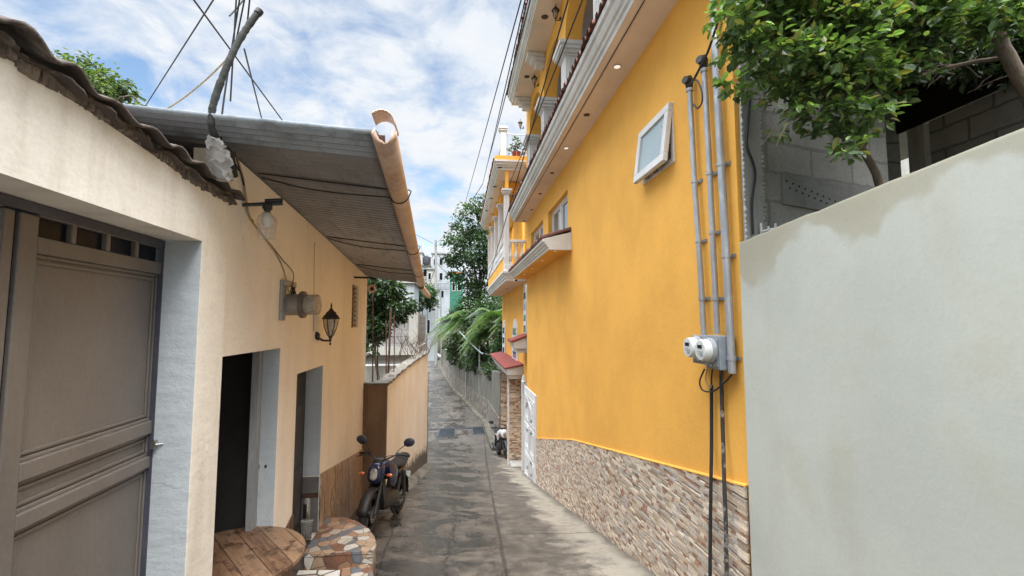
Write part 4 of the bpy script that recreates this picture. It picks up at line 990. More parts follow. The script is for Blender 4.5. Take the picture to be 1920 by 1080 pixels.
m = MB(); m.box(rx-1.2, w0.x-.003, 7.69, 7.86, PY(700, 722, 7.7).z, PY(700, 722, 7.7).z+.03); m.build('coping', MT['kerb'], rw, smooth=False, bevel=.006)
kb = MB()
for i in range(N):
    s0, s1 = pts[i], pts[i+1]
    def row(p): return [(p[0]-.02, p[1], gz(p[0], p[1])-.1), (p[0]-.02, p[1], gz(p[0], p[1])+.10), (p[0]+.10+.05*noise.noise(Vector((0,p[1]*2,0))), p[1], gz(p[0], p[1])+.05), (p[0]+.28+.08*noise.noise(Vector((0,p[1]*2,4))), p[1], gz(p[0], p[1])-.1)]
    a, b = row(s0), row(s1)
    for k in range(3): kb.quad(a[k], b[k], b[k+1], a[k+1])
struct(kb.build('kerb', MT['kerb'], smooth=False))
# steel starter rods behind the return wall
rods = [(697,545,722),(706,640,722),(722,600,722),(728,575,722),(737,590,700)]
for i, (px, t, bt) in enumerate(rods):
    y = 8.1+.25*i; a = PY(px+ (1 if i != 3 else -3), bt+25, y); b = PY(px+(2 if i != 3 else 5), t, y); m = MB(); m.tube([a, a.lerp(b,.5)+Vector((.008,0,0)), b], .011 if i != 3 else .02, 6)
    tag(m.build('steel_rod', MT['rust']), ['tall rusty steel rod nearest the cottage corner behind the brown wall', 'shortest rusty rod behind the brown wall', 'straight rusty rod behind the middle of the brown wall', 'thickest leaning rusty rod behind the brown wall', 'thin rusty rod behind the near end of the peach wall'][i], 'steel rod', 'rusty rods behind the brown wall')
# grey block house behind the wall
y_ = 16.0; p0 = PY(660, 640, y_); p1 = PY(783, 588, y_); pm = PY(700, 650, y_).z
bh = thing('block_house', 'pale grey block building with a concrete ledge behind the peach wall', 'house', (p0.x, y_, -4.5))
m = MB(); m.box(p0.x-2.5, p1.x, y_, y_+4, pm, p1.z); m.build('block_wall', MT['paleblock'], bh, smooth=False)
m = MB(); m.box(p1.x-.28, p1.x+.02, y_-.02, y_+.3, pm, p1.z+.05); m.build('corner_column', MT['paleconc'], bh, smooth=False)
m = MB(); m.box(p0.x-2.5, p1.x+.1, y_-.12, y_+4, pm-.28, pm-.003); m.build('ledge', MT['paleconc'], bh, smooth=False)
m = MB(); m.box(p0.x-2.5, p1.x, y_+.1, y_+4, -5.5, pm-.283); m.build('lower_wall', MT['concrete'], bh, smooth=False)
m = MB(); q = PY(740, 690, 12.5); m.box(q.x-1.2, q.x+.45, 12.5, 13, q.z-2, q.z+.06); tag(m.build('concrete_slab', MT['paleconc'], smooth=False), 'grey concrete slab lying behind the peach wall coping', 'slab')
# dry twigs above the coping
def twigs(px, py, y, n, h, seed, label):
    r = random.Random(seed); m = MB(); o = PY(px, py, y)
    for i in range(n):
        b = Vector((o.x+r.uniform(-.25,.25), o.y+r.uniform(-.3,.3), o.z)); t = b+Vector((r.uniform(-.35,.35), r.uniform(-.2,.2), h*r.uniform(.5,1.1)))
        mid = b.lerp(t, .5)+Vector((r.uniform(-.08,.08),0,.06)); m.tube([b, mid, t], [.008,.006,.003], 5)
        for k in range(3):
            s = b.lerp(t, r.uniform(.4,.9)); m.tube([s, s+Vector((r.uniform(-.2,.2), r.uniform(-.1,.1), r.uniform(.05,.25)))], [.004,.002], 4)
    return tag(m.build('dry_shrub', MT['beam']), label, 'shrub')
twigs(762, 672, 11.5, 9, .75, 1, 'bare twiggy shrub standing over the middle of the peach wall')
twigs(788, 662, 12.6, 16, .45, 2, 'dark tangled dry shrub at the far end of the peach wall')
# green tree in the gap
y_ = 12.0; tr_ = thing('leafy_tree', 'dark green leafy tree in front of the grey block building', 'tree', tuple(PY(715, 720, y_)))
tk = MB(); b0 = PY(712, 735, y_); limb(tk, [b0, PY(704, 640, y_), PY(712, 575, y_)], .04, .02); limb(tk, [PY(706,620,y_), PY(735,590,y_), PY(760,575,y_)], .02, .008); tk.build('trunk', MT['bark'], tr_)
cl = []
for px, py, rr in ((700,540,.42),(725,545,.42),(700,575,.38),(735,575,.36),(757,572,.26),(745,590,.24),(705,610,.34),(697,600,.35),(722,605,.22),(690,630,.25),(688,555,.5),(712,525,.35),(770,578,.14),(700,640,.22),(695,655,.2),(740,545,.3),(752,590,.25),(715,590,.35),(705,625,.3),(758,558,.2),(765,570,.2),(778,568,.1),(750,605,.16),(735,610,.16),(725,620,.2)):
    c = PY(px, py, y_+rnd.uniform(-.4,.4)); cl.append((tuple(c), (rr, rr, rr*.75)))
leaves(MB(), [], 0, 0, 0)
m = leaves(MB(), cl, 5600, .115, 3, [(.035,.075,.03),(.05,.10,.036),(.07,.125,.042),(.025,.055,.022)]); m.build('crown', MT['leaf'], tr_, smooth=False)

# ------------------------------------------------------------------ far left side: white houses on the slope
def house(name, label, px0, py0, px1, py1, y, depth, mat, wins=(), roof=None, cat='house', wmat=None, floor=None):
    a = PY(px0, py1, y); b = PY(px1, py0, y); t = thing(name, label, cat, ((a.x+b.x)/2, y, a.z))
    zf = a.z if floor is None else floor
    m = MB(); m.box(a.x, b.x, y, y+depth, zf-1.5, b.z); m.build('wall', mat, t, smooth=False)
    if roof: m = MB(); m.box(a.x-.12, b.x+.12, y-.15, y+depth, b.z, b.z+.16); m.build('roof', roof, t, smooth=False)
    for w in wins:
        p = PY(w[0], w[3], y-.02); q = PY(w[2], w[1], y-.02); m = MB(); m.box(p.x, q.x, y-.03, y-.004, p.z, q.z); f = m.build('window', MT['pane'], t, smooth=False)
        m = MB(); e = .05
        m.box(p.x-e, q.x+e, y-.06, y-.005, q.z, q.z+e); m.box(p.x-e, q.x+e, y-.06, y-.005, p.z-e, p.z); m.box(p.x-e, p.x, y-.06, y-.005, p.z, q.z); m.box(q.x, q.x+e, y-.06, y-.005, p.z, q.z); m.build('frame', MT['trim'], f, smooth=False)
    return t
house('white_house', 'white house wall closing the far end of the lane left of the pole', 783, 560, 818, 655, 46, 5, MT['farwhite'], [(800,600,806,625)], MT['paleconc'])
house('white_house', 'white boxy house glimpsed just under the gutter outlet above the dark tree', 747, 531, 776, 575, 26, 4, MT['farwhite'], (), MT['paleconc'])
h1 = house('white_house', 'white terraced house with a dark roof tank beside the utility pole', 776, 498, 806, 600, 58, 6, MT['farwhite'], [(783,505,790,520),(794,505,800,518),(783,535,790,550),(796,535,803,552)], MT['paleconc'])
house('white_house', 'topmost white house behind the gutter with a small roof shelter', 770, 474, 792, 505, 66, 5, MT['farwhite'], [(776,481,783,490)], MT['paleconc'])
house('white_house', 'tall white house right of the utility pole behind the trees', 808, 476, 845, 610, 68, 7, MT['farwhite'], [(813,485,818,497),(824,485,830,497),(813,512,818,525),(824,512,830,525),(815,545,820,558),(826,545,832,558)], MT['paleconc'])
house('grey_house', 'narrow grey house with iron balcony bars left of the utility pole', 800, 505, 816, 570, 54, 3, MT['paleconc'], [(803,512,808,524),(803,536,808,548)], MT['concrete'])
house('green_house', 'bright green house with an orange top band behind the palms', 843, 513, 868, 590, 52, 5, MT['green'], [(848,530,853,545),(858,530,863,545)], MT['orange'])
q = PY(800, 496, 57.2); wt = thing('water_tank', 'black water tank standing on the white terraced house', 'water tank', (q.x, q.y, q.z))
m = MB(); m.lathe([(.45,0),(.5,.05),(.5,.75),(.42,.95),(.15,1.02)], q, (0,0,1), 18); m.build('body', MT['tank'], wt)
m = MB(); m.lathe([(.15,1.02),(.15,1.1),(0,1.12)], q, (0,0,1), 12); m.build('lid', MT['plastic'], wt)
# utility pole
q = PY(818, 664, 43); tp = PY(817, 450, 43); up_ = thing('utility_pole', 'tall grey concrete utility pole at the far end of the lane', 'utility pole', tuple(q))
m = MB(); m.tube([q-Vector((0,0,1)), tp], [.15,.10], 12); m.build('pole', MT['concrete'], up_)
for dx in (-.16, .16):
    m = MB(); m.lathe([(.03,0),(.05,.04),(.03,.07),(.05,.1),(.02,.14)], (tp.x+dx, 42.9, tp.z-.5), (0,0,1), 8); m.build('insulator', MT['meterface'], up_)
q = PY(828, 660, 41); m = MB(); m.tube([q-Vector((0,0,1)), PY(826, 545, 41)], .07, 8); tag(m.build('metal_post', MT['galv']), 'slim metal post just right of the concrete utility pole', 'post')
# balcony rails, aerials and wires that clutter the far houses
for px0, px1, py, y, lab in ((778,804,524,57.7,'iron balcony rail on the white terraced house'), (811,842,532,67.7,'iron balcony rail on the tall white house right of the pole')):
    p, q = PY(px0, py, y), PY(px1, py, y); m = MB(); m.tube([p, q], .03, 5); m.tube([p-Vector((0,0,.8)), q-Vector((0,0,.8))], .03, 5)
    for i in range(9): w = p.lerp(q, i/8); m.tube([w, w-Vector((0,0,.8))], .02, 4)
    tag(m.build('balcony_rail', MT['plastic']), lab, 'railing')
for px, py, y, h, lab in ((790,474,66,1.6,'spindly aerial on the topmost white house'), (832,476,69,2.2,'taller aerial on the tall white house right of the pole')):
    p = PY(px, py, y+.5); m = MB(); m.tube([p-Vector((0,0,.2)), p+Vector((0,0,h))], .03, 5)
    for k in range(4): m.tube([p+Vector((-.4+.06*k,0,h*(.6+.12*k))), p+Vector((.4-.06*k,0,h*(.6+.12*k)))], .018, 4)
    tag(m.build('aerial', MT['galv']), lab, 'aerial')
for i, (a, b, lab) in enumerate((((817,468),(845,500),'sagging wire from the pole to the tall white house'), ((817,472),(780,505),'sagging wire from the pole to the terraced house'), ((817,490),(858,520),'wire from the middle of the pole toward the green house'), ((817,500),(790,560),'wire drooping from the pole toward the end wall'))):
    m = MB(); m.tube(sag(PY(*a, 42.9), PY(*b, 50), .35), .022, 5); tag(m.build('overhead_wire', MT['cable']), lab, 'wire')
# white sack at the roadside
q = on_ground(818, 673); m = MB(); r = random.Random(8)
for dx, dz, rr in ((0,.3,.34),(.25,.22,.25),(-.15,.5,.2)):
    m.ball((q.x+dx, q.y+r.uniform(-.1,.1), q.z+dz), (rr, rr*.8, rr*.95), 12, 8)
m.v = [tuple(Vector(p)+.05*noise.noise_vector(Vector(p)*5)) for p in m.v]; tag(m.build('white_sack', MT['sack']), 'white sack dumped at the roadside at the far end of the lane', 'sack')

# ------------------------------------------------------------------ right far: retaining wall, posts, palms, big tree
base = [(1.54,17.3)]+[tuple(on_ground(px, py).xy) for px, py in ((914,792),(897,777),(879,756),(865,742),(852,730),(842,713),(834,699),(826,684))]
tops = [700, 693, 688, 683, 677, 669, 662, 656, 652]; pxs = [940, 914, 897, 879, 865, 852, 842, 834, 826]
rt = thing('retaining_wall', 'stained pale retaining wall with rubble base along the far right of the lane', 'wall', (base[3][0], base[3][1], gz(*base[3])))
T0 = [PY(px, ty, b[1]).z for px, ty, b in zip(pxs, tops, base)]
lowm = MB(); upm = MB(); cp = MB()
for (b0, t0), (b1, t1) in zip(list(zip(base, T0)), list(zip(base, T0))[1:]):
    g0, g1 = gz(*b0), gz(*b1); k0, k1 = g0+(t0-g0)*.42, g1+(t1-g1)*.42
    lowm.hexa([(b0[0],b0[1],g0-.3),(b1[0],b1[1],g1-.3),(b1[0]+.3,b1[1],g1-.3),(b0[0]+.3,b0[1],g0-.3),(b0[0],b0[1],k0),(b1[0],b1[1],k1),(b1[0]+.3,b1[1],k1),(b0[0]+.3,b0[1],k0)])
    o = .03; upm.hexa([(b0[0]+o,b0[1],k0),(b1[0]+o,b1[1],k1),(b1[0]+.3,b1[1],k1),(b0[0]+.3,b0[1],k0),(b0[0]+o,b0[1],t0),(b1[0]+o,b1[1],t1),(b1[0]+.3,b1[1],t1),(b0[0]+.3,b0[1],t0)])
lowm.build('rubble_base', MT['rubble'], rt, smooth=False)
upm.build('wall', plaster('stained_white_wall', (.235,.22,.185), (.05,.043,.034), 1.0, True, .5, .6), rt, smooth=False)
kb = MB()
for b0, b1 in zip(base, base[1:]):
    kb.hexa([(b0[0]-.28,b0[1],gz(*b0)-.1),(b1[0]-.28,b1[1],gz(*b1)-.1),(b1[0]+.02,b1[1],gz(*b1)-.1),(b0[0]+.02,b0[1],gz(*b0)-.1),(b0[0]-.25,b0[1],gz(*b0)+.12),(b1[0]-.25,b1[1],gz(*b1)+.12),(b1[0]+.02,b1[1],gz(*b1)+.14),(b0[0]+.02,b0[1],gz(*b0)+.14)])
k2 = kb.build('kerb', MT['kerb'], smooth=False); struct(k2)
pd = ['nearest grey fence post, by the red canopy', 'second grey fence post along the retaining wall from the pillar', 'third fence post, against the white stained wall', 'fence post where the retaining wall bends', 'farthest fence post by the palm fronds']
for i, (px, bt, tp_) in enumerate(((937,800,650),(899,777,648),(874,752,655),(856,726,622),(842,712,625))):
    g = on_ground(px, bt); t = PY(px, tp_, g.y); m = MB(); m.tube([(g.x,g.y,gz(g.x,g.y)-.2), (t.x,g.y,t.z)], .045, 8)
    tag(m.build('fence_post', MT['galv']), pd[i], 'post', 'posts along the retaining wall')
m = MB(); P = [PY(px, ty+4, b[1]-.1) for px, ty, b in zip(pxs, [668,660,655,650,644,640,636,632,630], base)]; m.tube(P, .012, 5); tag(m.build('fence_wire', MT['galv']), 'thin fence wire strung between the posts on the retaining wall', 'wire')
a = PY(862, 622, 28); b = PY(905, 664, 23); m = MB(); m.tube(sag(a, b, .05), .03, 6); tag(m.build('hose', mk('grey_green_pipe', (.24,.31,.30), (.18,.24,.23), 4, .5)), 'grey-green pipe slanting down through the palms', 'pipe')
MT['drain'] = mk('drain_steel', (.10,.115,.13), (.06,.07,.08), 6, .5, .1, metal=.4)
r_ = random.Random(61); cl = []
for i in range(46):
    s = r_.uniform(.4, 6.6); j = int(s); f = s-j; b0, b1 = base[j], base[j+1]; t_ = T0[j]+(T0[j+1]-T0[j])*f
    w_ = r_.uniform(.16, .36); cl.append(((b0[0]+(b1[0]-b0[0])*f+r_.uniform(-.05,.25), b0[1]+(b1[1]-b0[1])*f, t_+r_.uniform(-.35,.25)), (w_, w_, w_*.9)))
m = leaves(MB(), cl, 4200, .13, 62, [(.03,.065,.025),(.045,.09,.03),(.065,.125,.04),(.085,.15,.05)]); cr_ = m.build('creeper', MT['leaf'], smooth=False); tag(cr_, 'leafy creeper spilling over the top of the stained retaining wall', 'creeper'); cr_['kind'] = 'stuff'
# drain covers across the dip
for px, py, w, d, lab in ((905,808,1.0,.75,'steel drain grate set in the road near the white motorcycle'), (838,812,.8,.8,'dark drain grate across the left side of the dip')):
    g = on_ground(px, py); t = thing('drain_grate', lab, 'drain cover', tuple(g)); m = MB()
    zz = gz(g.x, g.y)+.03
    for sx in (-w/2, w/2-.05): m.box(g.x+sx, g.x+sx+.05, g.y-d, g.y+d, zz-.04, zz+.012)
    for sy in (-d, d-.05): m.box(g.x-w/2+.05, g.x+w/2-.05, g.y+sy, g.y+sy+.05, zz-.04, zz+.012)
    m.build('frame', MT['drain'], t, smooth=False)
    m = MB()
    for i in range(9): y = g.y-d+.12+i*(2*d-.24)/8; m.box(g.x-w/2+.05, g.x+w/2-.05, y-.03, y+.03, zz-.03, zz+.006)
    m.build('bars', MT['drain'], t, smooth=False)
    m = MB(); m.box(g.x-w/2+.03, g.x+w/2-.03, g.y-d+.03, g.y+d-.03, zz-.06, zz-.032); m.build('pit', MT['pane'], t, smooth=False)
g0 = on_ground(806, 806); g1 = on_ground(890, 803); m = MB(); zz = gz(0, g0.y)
m.hexa([(g0.x-1,g0.y-.12,zz-.1),(g1.x,g1.y-.12,zz-.1),(g1.x,g1.y+.12,zz-.1),(g0.x-1,g0.y+.12,zz-.1),(g0.x-1,g0.y-.12,zz+.025),(g1.x,g1.y-.12,zz+.025),(g1.x,g1.y+.12,zz+.025),(g0.x-1,g0.y+.12,zz+.025)])
tag(m.build('drain_channel', MT['tank'], smooth=False), 'dark drain channel crossing the road at the bottom of the dip', 'drain')
# palms
def palm(label, px, py, y, fl, nf, seed, th=None, tilt=.25):
    r = random.Random(seed); c = PY(px, py, y); x = max(c.x, road_right(y)+.7); c.x = x; g = tz(x, y); t = thing('palm', label, 'palm', (x, y, g), 'palms above the retaining wall')
    m = MB(); limb(m, [(x,y,g-.3), (x+.05,y,(g+c.z)/2), tuple(c)], .10, .07, 10, .015, seed); m.build('trunk', MT['bark'], t)
    m = MB()
    for k in range(nf):
        az = 6.283*k/nf+r.uniform(-.2,.2); el = r.uniform(.2, 1.25); L = fl*r.uniform(.75,1.1); d = Vector((math.cos(az), math.sin(az), 0))
        pts = []
        for i in range(11):
            s = i/10; pts.append(c+d*L*(s*math.cos(el)+.12*s*s)+Vector((0,0,L*(s*math.sin(el)-.95*s*s*(1.15-.35*math.sin(el))))))
        g_ = r.uniform(.7,1.25); col = r.choice([(.06,.115,.035),(.085,.15,.045),(.045,.09,.03),(.12,.19,.06)]); col = tuple(q*g_ for q in col)
        m.tube(pts, [.018*(1-.8*i/10) for i in range(11)], 4, False, (.12,.14,.05))
        sd = Vector((-d.y, d.x, 0))
        for i in range(64):
            s = .1+.9*i/64; j = min(9, int(s*10)); p = pts[j].lerp(pts[j+1], s*10-j); tg = (pts[j+1]-pts[j]).normalized(); ll = L*.26*math.sin(math.pi*min(1, .12+s*.86))*r.uniform(.85,1.1)
            for sg in (-1, 1):
                q = p+sd*sg*ll*.75+tg*ll*.55+Vector((0,0,-ll*.38)); w = tg*.011+Vector((0,0,.007)); mid = p.lerp(q, .5)+Vector((0,0,ll*.10))
                m.add([p-w*.6, mid-w, q, mid+w, p+w*.6], [(0,1,3,4), (1,2,3)], col)
    m.build('fronds', MT['leaf'], t, smooth=False); return t
palm('tall bright palm leaning out over the lane by the utility pole', 850, 612, 33, 3.1, 36, 1)
palm('palm with drooping fronds in front of the balcony house corner', 898, 600, 25, 2.2, 34, 2)
palm('lower dark palm just above the retaining wall', 880, 628, 26, 1.9, 30, 3)
palm('feathery palm close to the yellow balcony wall', 925, 606, 22.5, 1.5, 24, 4)
palm('short palm behind the others nearest the green house', 872, 600, 30, 2.5, 34, 5)
y_ = 34; x_ = 1.6; bt = thing('big_tree', 'big dark green tree rising behind the palms beside the balcony', 'tree', (x_, y_, tz(x_, y_)))
tk = MB(); limb(tk, [(x_,y_,tz(x_,y_)-.3), (x_-.1,y_,1), (x_+.1,y_,4)], .22, .10)
for p in ((870,450),(850,480),(900,430),(885,500),(925,470)): limb(tk, [(x_,y_,2.0), tuple(PY((859+x_*860/y_+p[0])/2, p[1]+30, y_)), tuple(PY(*p, y_))], .08, .02, 6)
tk.build('trunk', MT['bark'], bt); cl = []
for px, py, rr in ((880,400,1.0),(895,385,.9),(862,425,.9),(850,455,.9),(875,450,1.3),(900,430,1.3),(848,482,.8),(865,490,1.1),(895,480,1.4),(930,450,1.6),(930,500,1.6),(880,525,1.2),(905,540,1.2),(925,400,1.2),(852,515,.7),(885,555,1.0),(840,440,.35),(843,495,.5),(860,398,.45),(905,372,.7),(850,405,.2),(846,425,.25),(836,455,.3),(868,382,.3),(880,580,1.3),(910,588,1.4),(935,570,1.4),(862,588,.9),(900,610,1.4),(930,610,1.4)):
    c = PY(px, py, y_+rnd.uniform(-1.2,1.2)); cl.append((tuple(c), (rr, rr, rr*.6)))
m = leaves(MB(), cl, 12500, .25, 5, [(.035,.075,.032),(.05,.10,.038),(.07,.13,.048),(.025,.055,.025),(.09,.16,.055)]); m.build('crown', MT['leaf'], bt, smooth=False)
# shrubs massed under the palms
for i, (px, py, y, w, lab) in enumerate(((900,655,22,1.0,'dark leafy shrub above the grey retaining wall near the red canopy'), (870,650,26,1.0,'dense dark shrub under the palms above the white wall'), (925,640,21,.8,'ferny green shrub beside the arched windows'), (848,645,32,1.0,'low shrub at the far end of the retaining wall'), (925,580,30,1.7,'tall bush filling the gap below the yellow balcony'), (938,640,20.5,.7,'dark bush against the far corner of the yellow house'), (800,548,44,1.3,'dark bush hanging below the terraced house left of the pole'), (792,562,30,.8,'leafy bush beside the gutter outlet over the lane end'), (880,610,29,1.3,'thick bush filling the gap behind the palm trunks'))):
    c = PY(px, py, y); c.x = c.x if px < 840 else max(c.x, road_right(y)+.6); t = thing('shrub', lab, 'shrub', (c.x, y, tz(c.x, y)))
    m = leaves(MB(), [((c.x+rnd.uniform(-w,w)*.6, y+rnd.uniform(-.6,.6), c.z+rnd.uniform(-.5,.4)), (w*.6, w*.6, w*.55)) for _ in range(6)], 1300, .2, 20+i, [(.03,.065,.025),(.045,.09,.03),(.065,.125,.04)]); m.build('foliage', MT['leaf'], t, smooth=False)
    m = MB(); limb(m, [(c.x,y,tz(c.x,y)-.2), (c.x+.1,y,(tz(c.x,y)+c.z)/2), (c.x,y,c.z)], .05, .02); m.build('stem', MT['bark'], t)
# ------------------------------------------------------------------ the yellow house
STONE = [(.66,.55,.42),(.58,.47,.35),(.52,.40,.29),(.70,.60,.48),(.47,.40,.33),(.38,.22,.145),(.33,.185,.125),(.54,.43,.32),(.62,.51,.39),(.49,.43,.37),(.38,.29,.215)]
def veneer(m, T, a0, a1, bot, top, rh, seed, lmin=.05, lmax=.2, b=0.0, cols=STONE):
    r = random.Random(seed); lo = min(bot(a0), bot(a1)); hi = max(top(a0), top(a1), top((a0+a1)/2)); n = int((hi-lo)/rh)+1
    for i in range(n):
        z0 = lo+i*rh; a = a0-r.uniform(0, lmax); 
        while a < a1:
            brown = r.random() < .22
            L = r.uniform(lmin, lmin*1.7) if brown else r.uniform(lmin*1.3, lmax)
            A, B = max(a, a0), min(a+L, a1); a += L
            if B-A < .012: continue
            mid = (A+B)/2; zb_, zt_ = bot(mid), top(mid)
            Z0, Z1 = z0, z0+rh*(1.0 if r.random() < .8 else .55)
            if Z1 < zb_ or Z0 > zt_-.004: continue
            Z1 = min(Z1, zt_); d = r.uniform(.008, .015)+.003*r.random()
            c = r.choice(cols[5:7]) if brown else r.choice(cols[:5]+cols[7:]); g = r.uniform(.82, 1.08)
            e = .0012; col = tuple(q*g for q in c); d2 = d*r.uniform(.75, 1.0)
            v = [(A+e,b,Z0+e), (B-e,b,Z0+e), (B-e,b+d,Z0+e), (A+e,b+d2,Z0+e), (A+e,b,Z1-e), (B-e,b,Z1-e), (B-e,b+d,Z1-e), (A+e,b+d2,Z1-e)]
            T_ = m.T; m.T = T; m.add(v, [(2,3,7,6), (4,7,6,5), (0,1,2,3), (0,3,7,4), (1,5,6,2)], col); m.T = T_
def profile_run(m, prof, a0, a1, T, cap=True):
    """Extrude a (b,z) profile along the frame's first axis; closed polygon."""
    n = len(prof); m0 = m.T; m.T = T
    vs = [(a0, b, z) for b, z in prof]+[(a1, b, z) for b, z in prof]
    fs = [(i, (i+1)%n, (i+1)%n+n, i+n) for i in range(n)]
    if cap: fs += [tuple(range(n-1,-1,-1)), tuple(range(n, 2*n))]
    m.add(vs, fs); m.T = m0
def clay(m, T, a0, a1, b0, z0, b1, z1, pitch, seed):
    """Barrel tiles: b0,z0 at the eave, b1,z1 at the wall."""
    r = random.Random(seed); n = int(abs(a1-a0)/pitch)
    for i in range(n):
        c = a0+(i+.5)*pitch; q = r.choice([(.17,.065,.045),(.21,.085,.06),(.13,.055,.045),(.19,.10,.08),(.24,.12,.09)]); g = r.uniform(.75,1.2); col = tuple(x*g for x in q)
        e = r.uniform(-.012,.012)
        for sgn, w in ((1, .30), (-1, .24)):
            cc = c if sgn > 0 else c+pitch/2; vs = []; fs = []
            for (bb, zz) in ((b0+e, z0), (b1, z1)):
                for k in range(7):
                    th = math.pi*k/6; vs.append((cc+pitch*w*math.cos(th)*1.15, bb, zz+(.055 if sgn>0 else .012)*1.0*math.sin(th)*sgn+(.012 if sgn > 0 else .012)))
            for k in range(6): fs.append((k, k+1, k+8, k+7))
            m0 = m.T; m.T = T; m.add(vs, fs, col); m.T = m0
def FD(p): return Vector((p[0], p[1], p[2]))
yE, y0A = 12.30, 2.815
yh = thing('yellow_house', 'tall yellow house with white cornices, arched upper storey and side balconies', 'house', (3, 8, -3.3))
# main wall
def win_rect(pts, b=0):
    ys_ = []; zs_ = []
    for p in pts: q = RP(*p, b); ys_.append(q[0]); zs_.append(q[1])
    return ys_, zs_
W1 = (RP(1064.5, 390)[0], RP(1028, 410)[0], 1.60, 2.30); W2 = (RP(1018, 420)[0], RP(995.5, 430)[0], 1.60, 2.30)
W3 = (RP(1264, 250)[0], RP(1205, 280)[0], 1.39, 1.93)
wall(FR, y0A, yE, -5.2, lambda a: 5.75 if False else 3.1, [W1, W2, W3], b=0, th=.16, mat=MT['yellow'], name='wall', parent=yh)
m = MB(FR); m.quad((yE,0,-5.5), (yE,0,3.1), (yE,-6,3.1), (yE,-6,-5.5)); m.quad((yE,0.0,3.1), (yE,0.0,6.2), (yE,-6,6.2), (yE,-6,3.1)); m.build('end_wall', MT['yellow_dark'], yh, smooth=False)
# sliding windows with white frames
def slider(Wn, bb=-.10):
    a0, a1, z0, z1 = Wn; m = MB(FR); t = .055
    m.box(a0, a1, bb-.03, bb+.02, z1-t, z1); m.box(a0, a1, bb-.03, bb+.02, z0, z0+t); m.box(a0, a0+t, bb-.03, bb+.02, z0+t, z1-t); m.box(a1-t, a1, bb-.03, bb+.02, z0+t, z1-t)
    c = (a0+a1)/2; m.box(c-.04, c+.04, bb-.03, bb+.028, z0+t, z1-t); f = m.build('window', MT['trim'], yh, smooth=False, bevel=.004)
    for s0, s1 in ((a0+t, c-.04), (c+.04, a1-t)):
        m = MB(FR); m.box(s0, s1, bb-.015, bb-.008, z0+t, z1-t); m.build('pane', MT['glass'], f, smooth=False)
        m = MB(FR); e = .03
        m.box(s0, s0+e, bb-.012, bb+.006, z0+t, z1-t); m.box(s1-e, s1, bb-.012, bb+.006, z0+t, z1-t); m.box(s0+e, s1-e, bb-.012, bb+.006, z0+t, z0+t+e); m.box(s0+e, s1-e, bb-.012, bb+.006, z1-t-e, z1-t); m.build('sash', MT['white'], f, smooth=False)
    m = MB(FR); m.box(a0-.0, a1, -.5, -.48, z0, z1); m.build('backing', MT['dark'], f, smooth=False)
slider(W1); slider(W2)
# small top-hung window standing open
a0, a1, z0, z1 = W3; m = MB(FR); t = .05
m.box(a0, a1, -.10, .012, z1-t, z1+.0); m.box(a0, a1, -.10, .012, z0, z0+t); m.box(a0, a0+t, -.10, .012, z0+t, z1-t); m.box(a1-t, a1, -.10, .012, z0+t, z1-t)
f = m.build('window', MT['trim'], yh, smooth=False, bevel=.004)
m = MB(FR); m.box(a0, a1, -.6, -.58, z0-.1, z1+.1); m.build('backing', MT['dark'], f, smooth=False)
ang_ = R(7.5); H = z1-z0-.01
def FS(p):        # sash frame: along, out of sash plane, down the sash
    return FR((p[0], .022+p[2]*math.sin(ang_)+p[1]*math.cos(ang_), z1-.005-p[2]*math.cos(ang_)+p[1]*math.sin(ang_)))
m = MB(FS); t = .075; m.box(a0, a1, -.025, .02, 0, t); m.box(a0, a1, -.025, .02, H-t, H); m.box(a0, a0+t, -.025, .02, t, H-t); m.box(a1-t, a1, -.025, .02, t, H-t); sh = m.build('sash', MT['trim'], f, smooth=False, bevel=.006)
m = MB(FS); m.box(a0+t, a1-t, -.008, .0, t, H-t); m.build('pane', MT['frost'], f, smooth=False)
for k in range(3):
    m = MB(FR); c = a0+(a1-a0)*(.22+.28*k); m.box(c-.03, c+.03, .012, .03, z0+.012, z0+.04); m.build('stay', MT['chrome' if k == 1 else 'galv'], f, smooth=False)
m = MB(FR); m.tube([(a0+.03, .0, z0+.2), (a0+.03, .06, z0+.16)], .006, 6); m.build('arm', MT['galv'], f)
# lower cornice, soffit, tile strip
def cornice(b, z, s=1.0): 
    return [(0,z), (b,z), (b,z+.055*s), (b+.025,z+.06*s), (b+.03,z+.10*s), (b+.055,z+.105*s), (b+.075,z+.14*s), (b+.075,z+.19*s), (b+.105,z+.195*s), (b+.115,z+.25*s), (0,z+.27*s)]
m = MB(); pr = cornice(.375, 2.762); pr[0] = (.02, 2.762+.004); pr[-1] = (.02, 3.04); profile_run(m, [(.372,2.763)]+pr[1:10]+[(.30,3.03)], y0A-.15, yE, FR); m.build('cornice', MT['trim'], yh, smooth=False, bevel=.004)
m = MB(FR); m.box(y0A-.15, yE, .0, .371, 2.760, 2.787); m.build('soffit', MT['soffit'], yh, smooth=False)
m = MB(); clay(m, FR, y0A-.15, yE, .515, 3.019, -.02, 3.26, .135, 1); m.build('roof_tiles', MT['tile'], yh, ang=60)
m = MB(FR); m.hexa([(y0A-.15,.28,3.005),(yE,.28,3.005),(yE,-.05,3.0),(y0A-.15,-.05,3.0),(y0A-.15,.49,3.014),(yE,.49,3.014),(yE,-.03,3.245),(y0A-.15,-.03,3.245)]); m.build('roof_bed', MT['beam'], yh, smooth=False)
m = MB(FR); m.tube([(y0A, .29, 2.752), (yE, .30, 2.752)], .005, 5); m.build('soffit_wire', MT['cable'], yh)
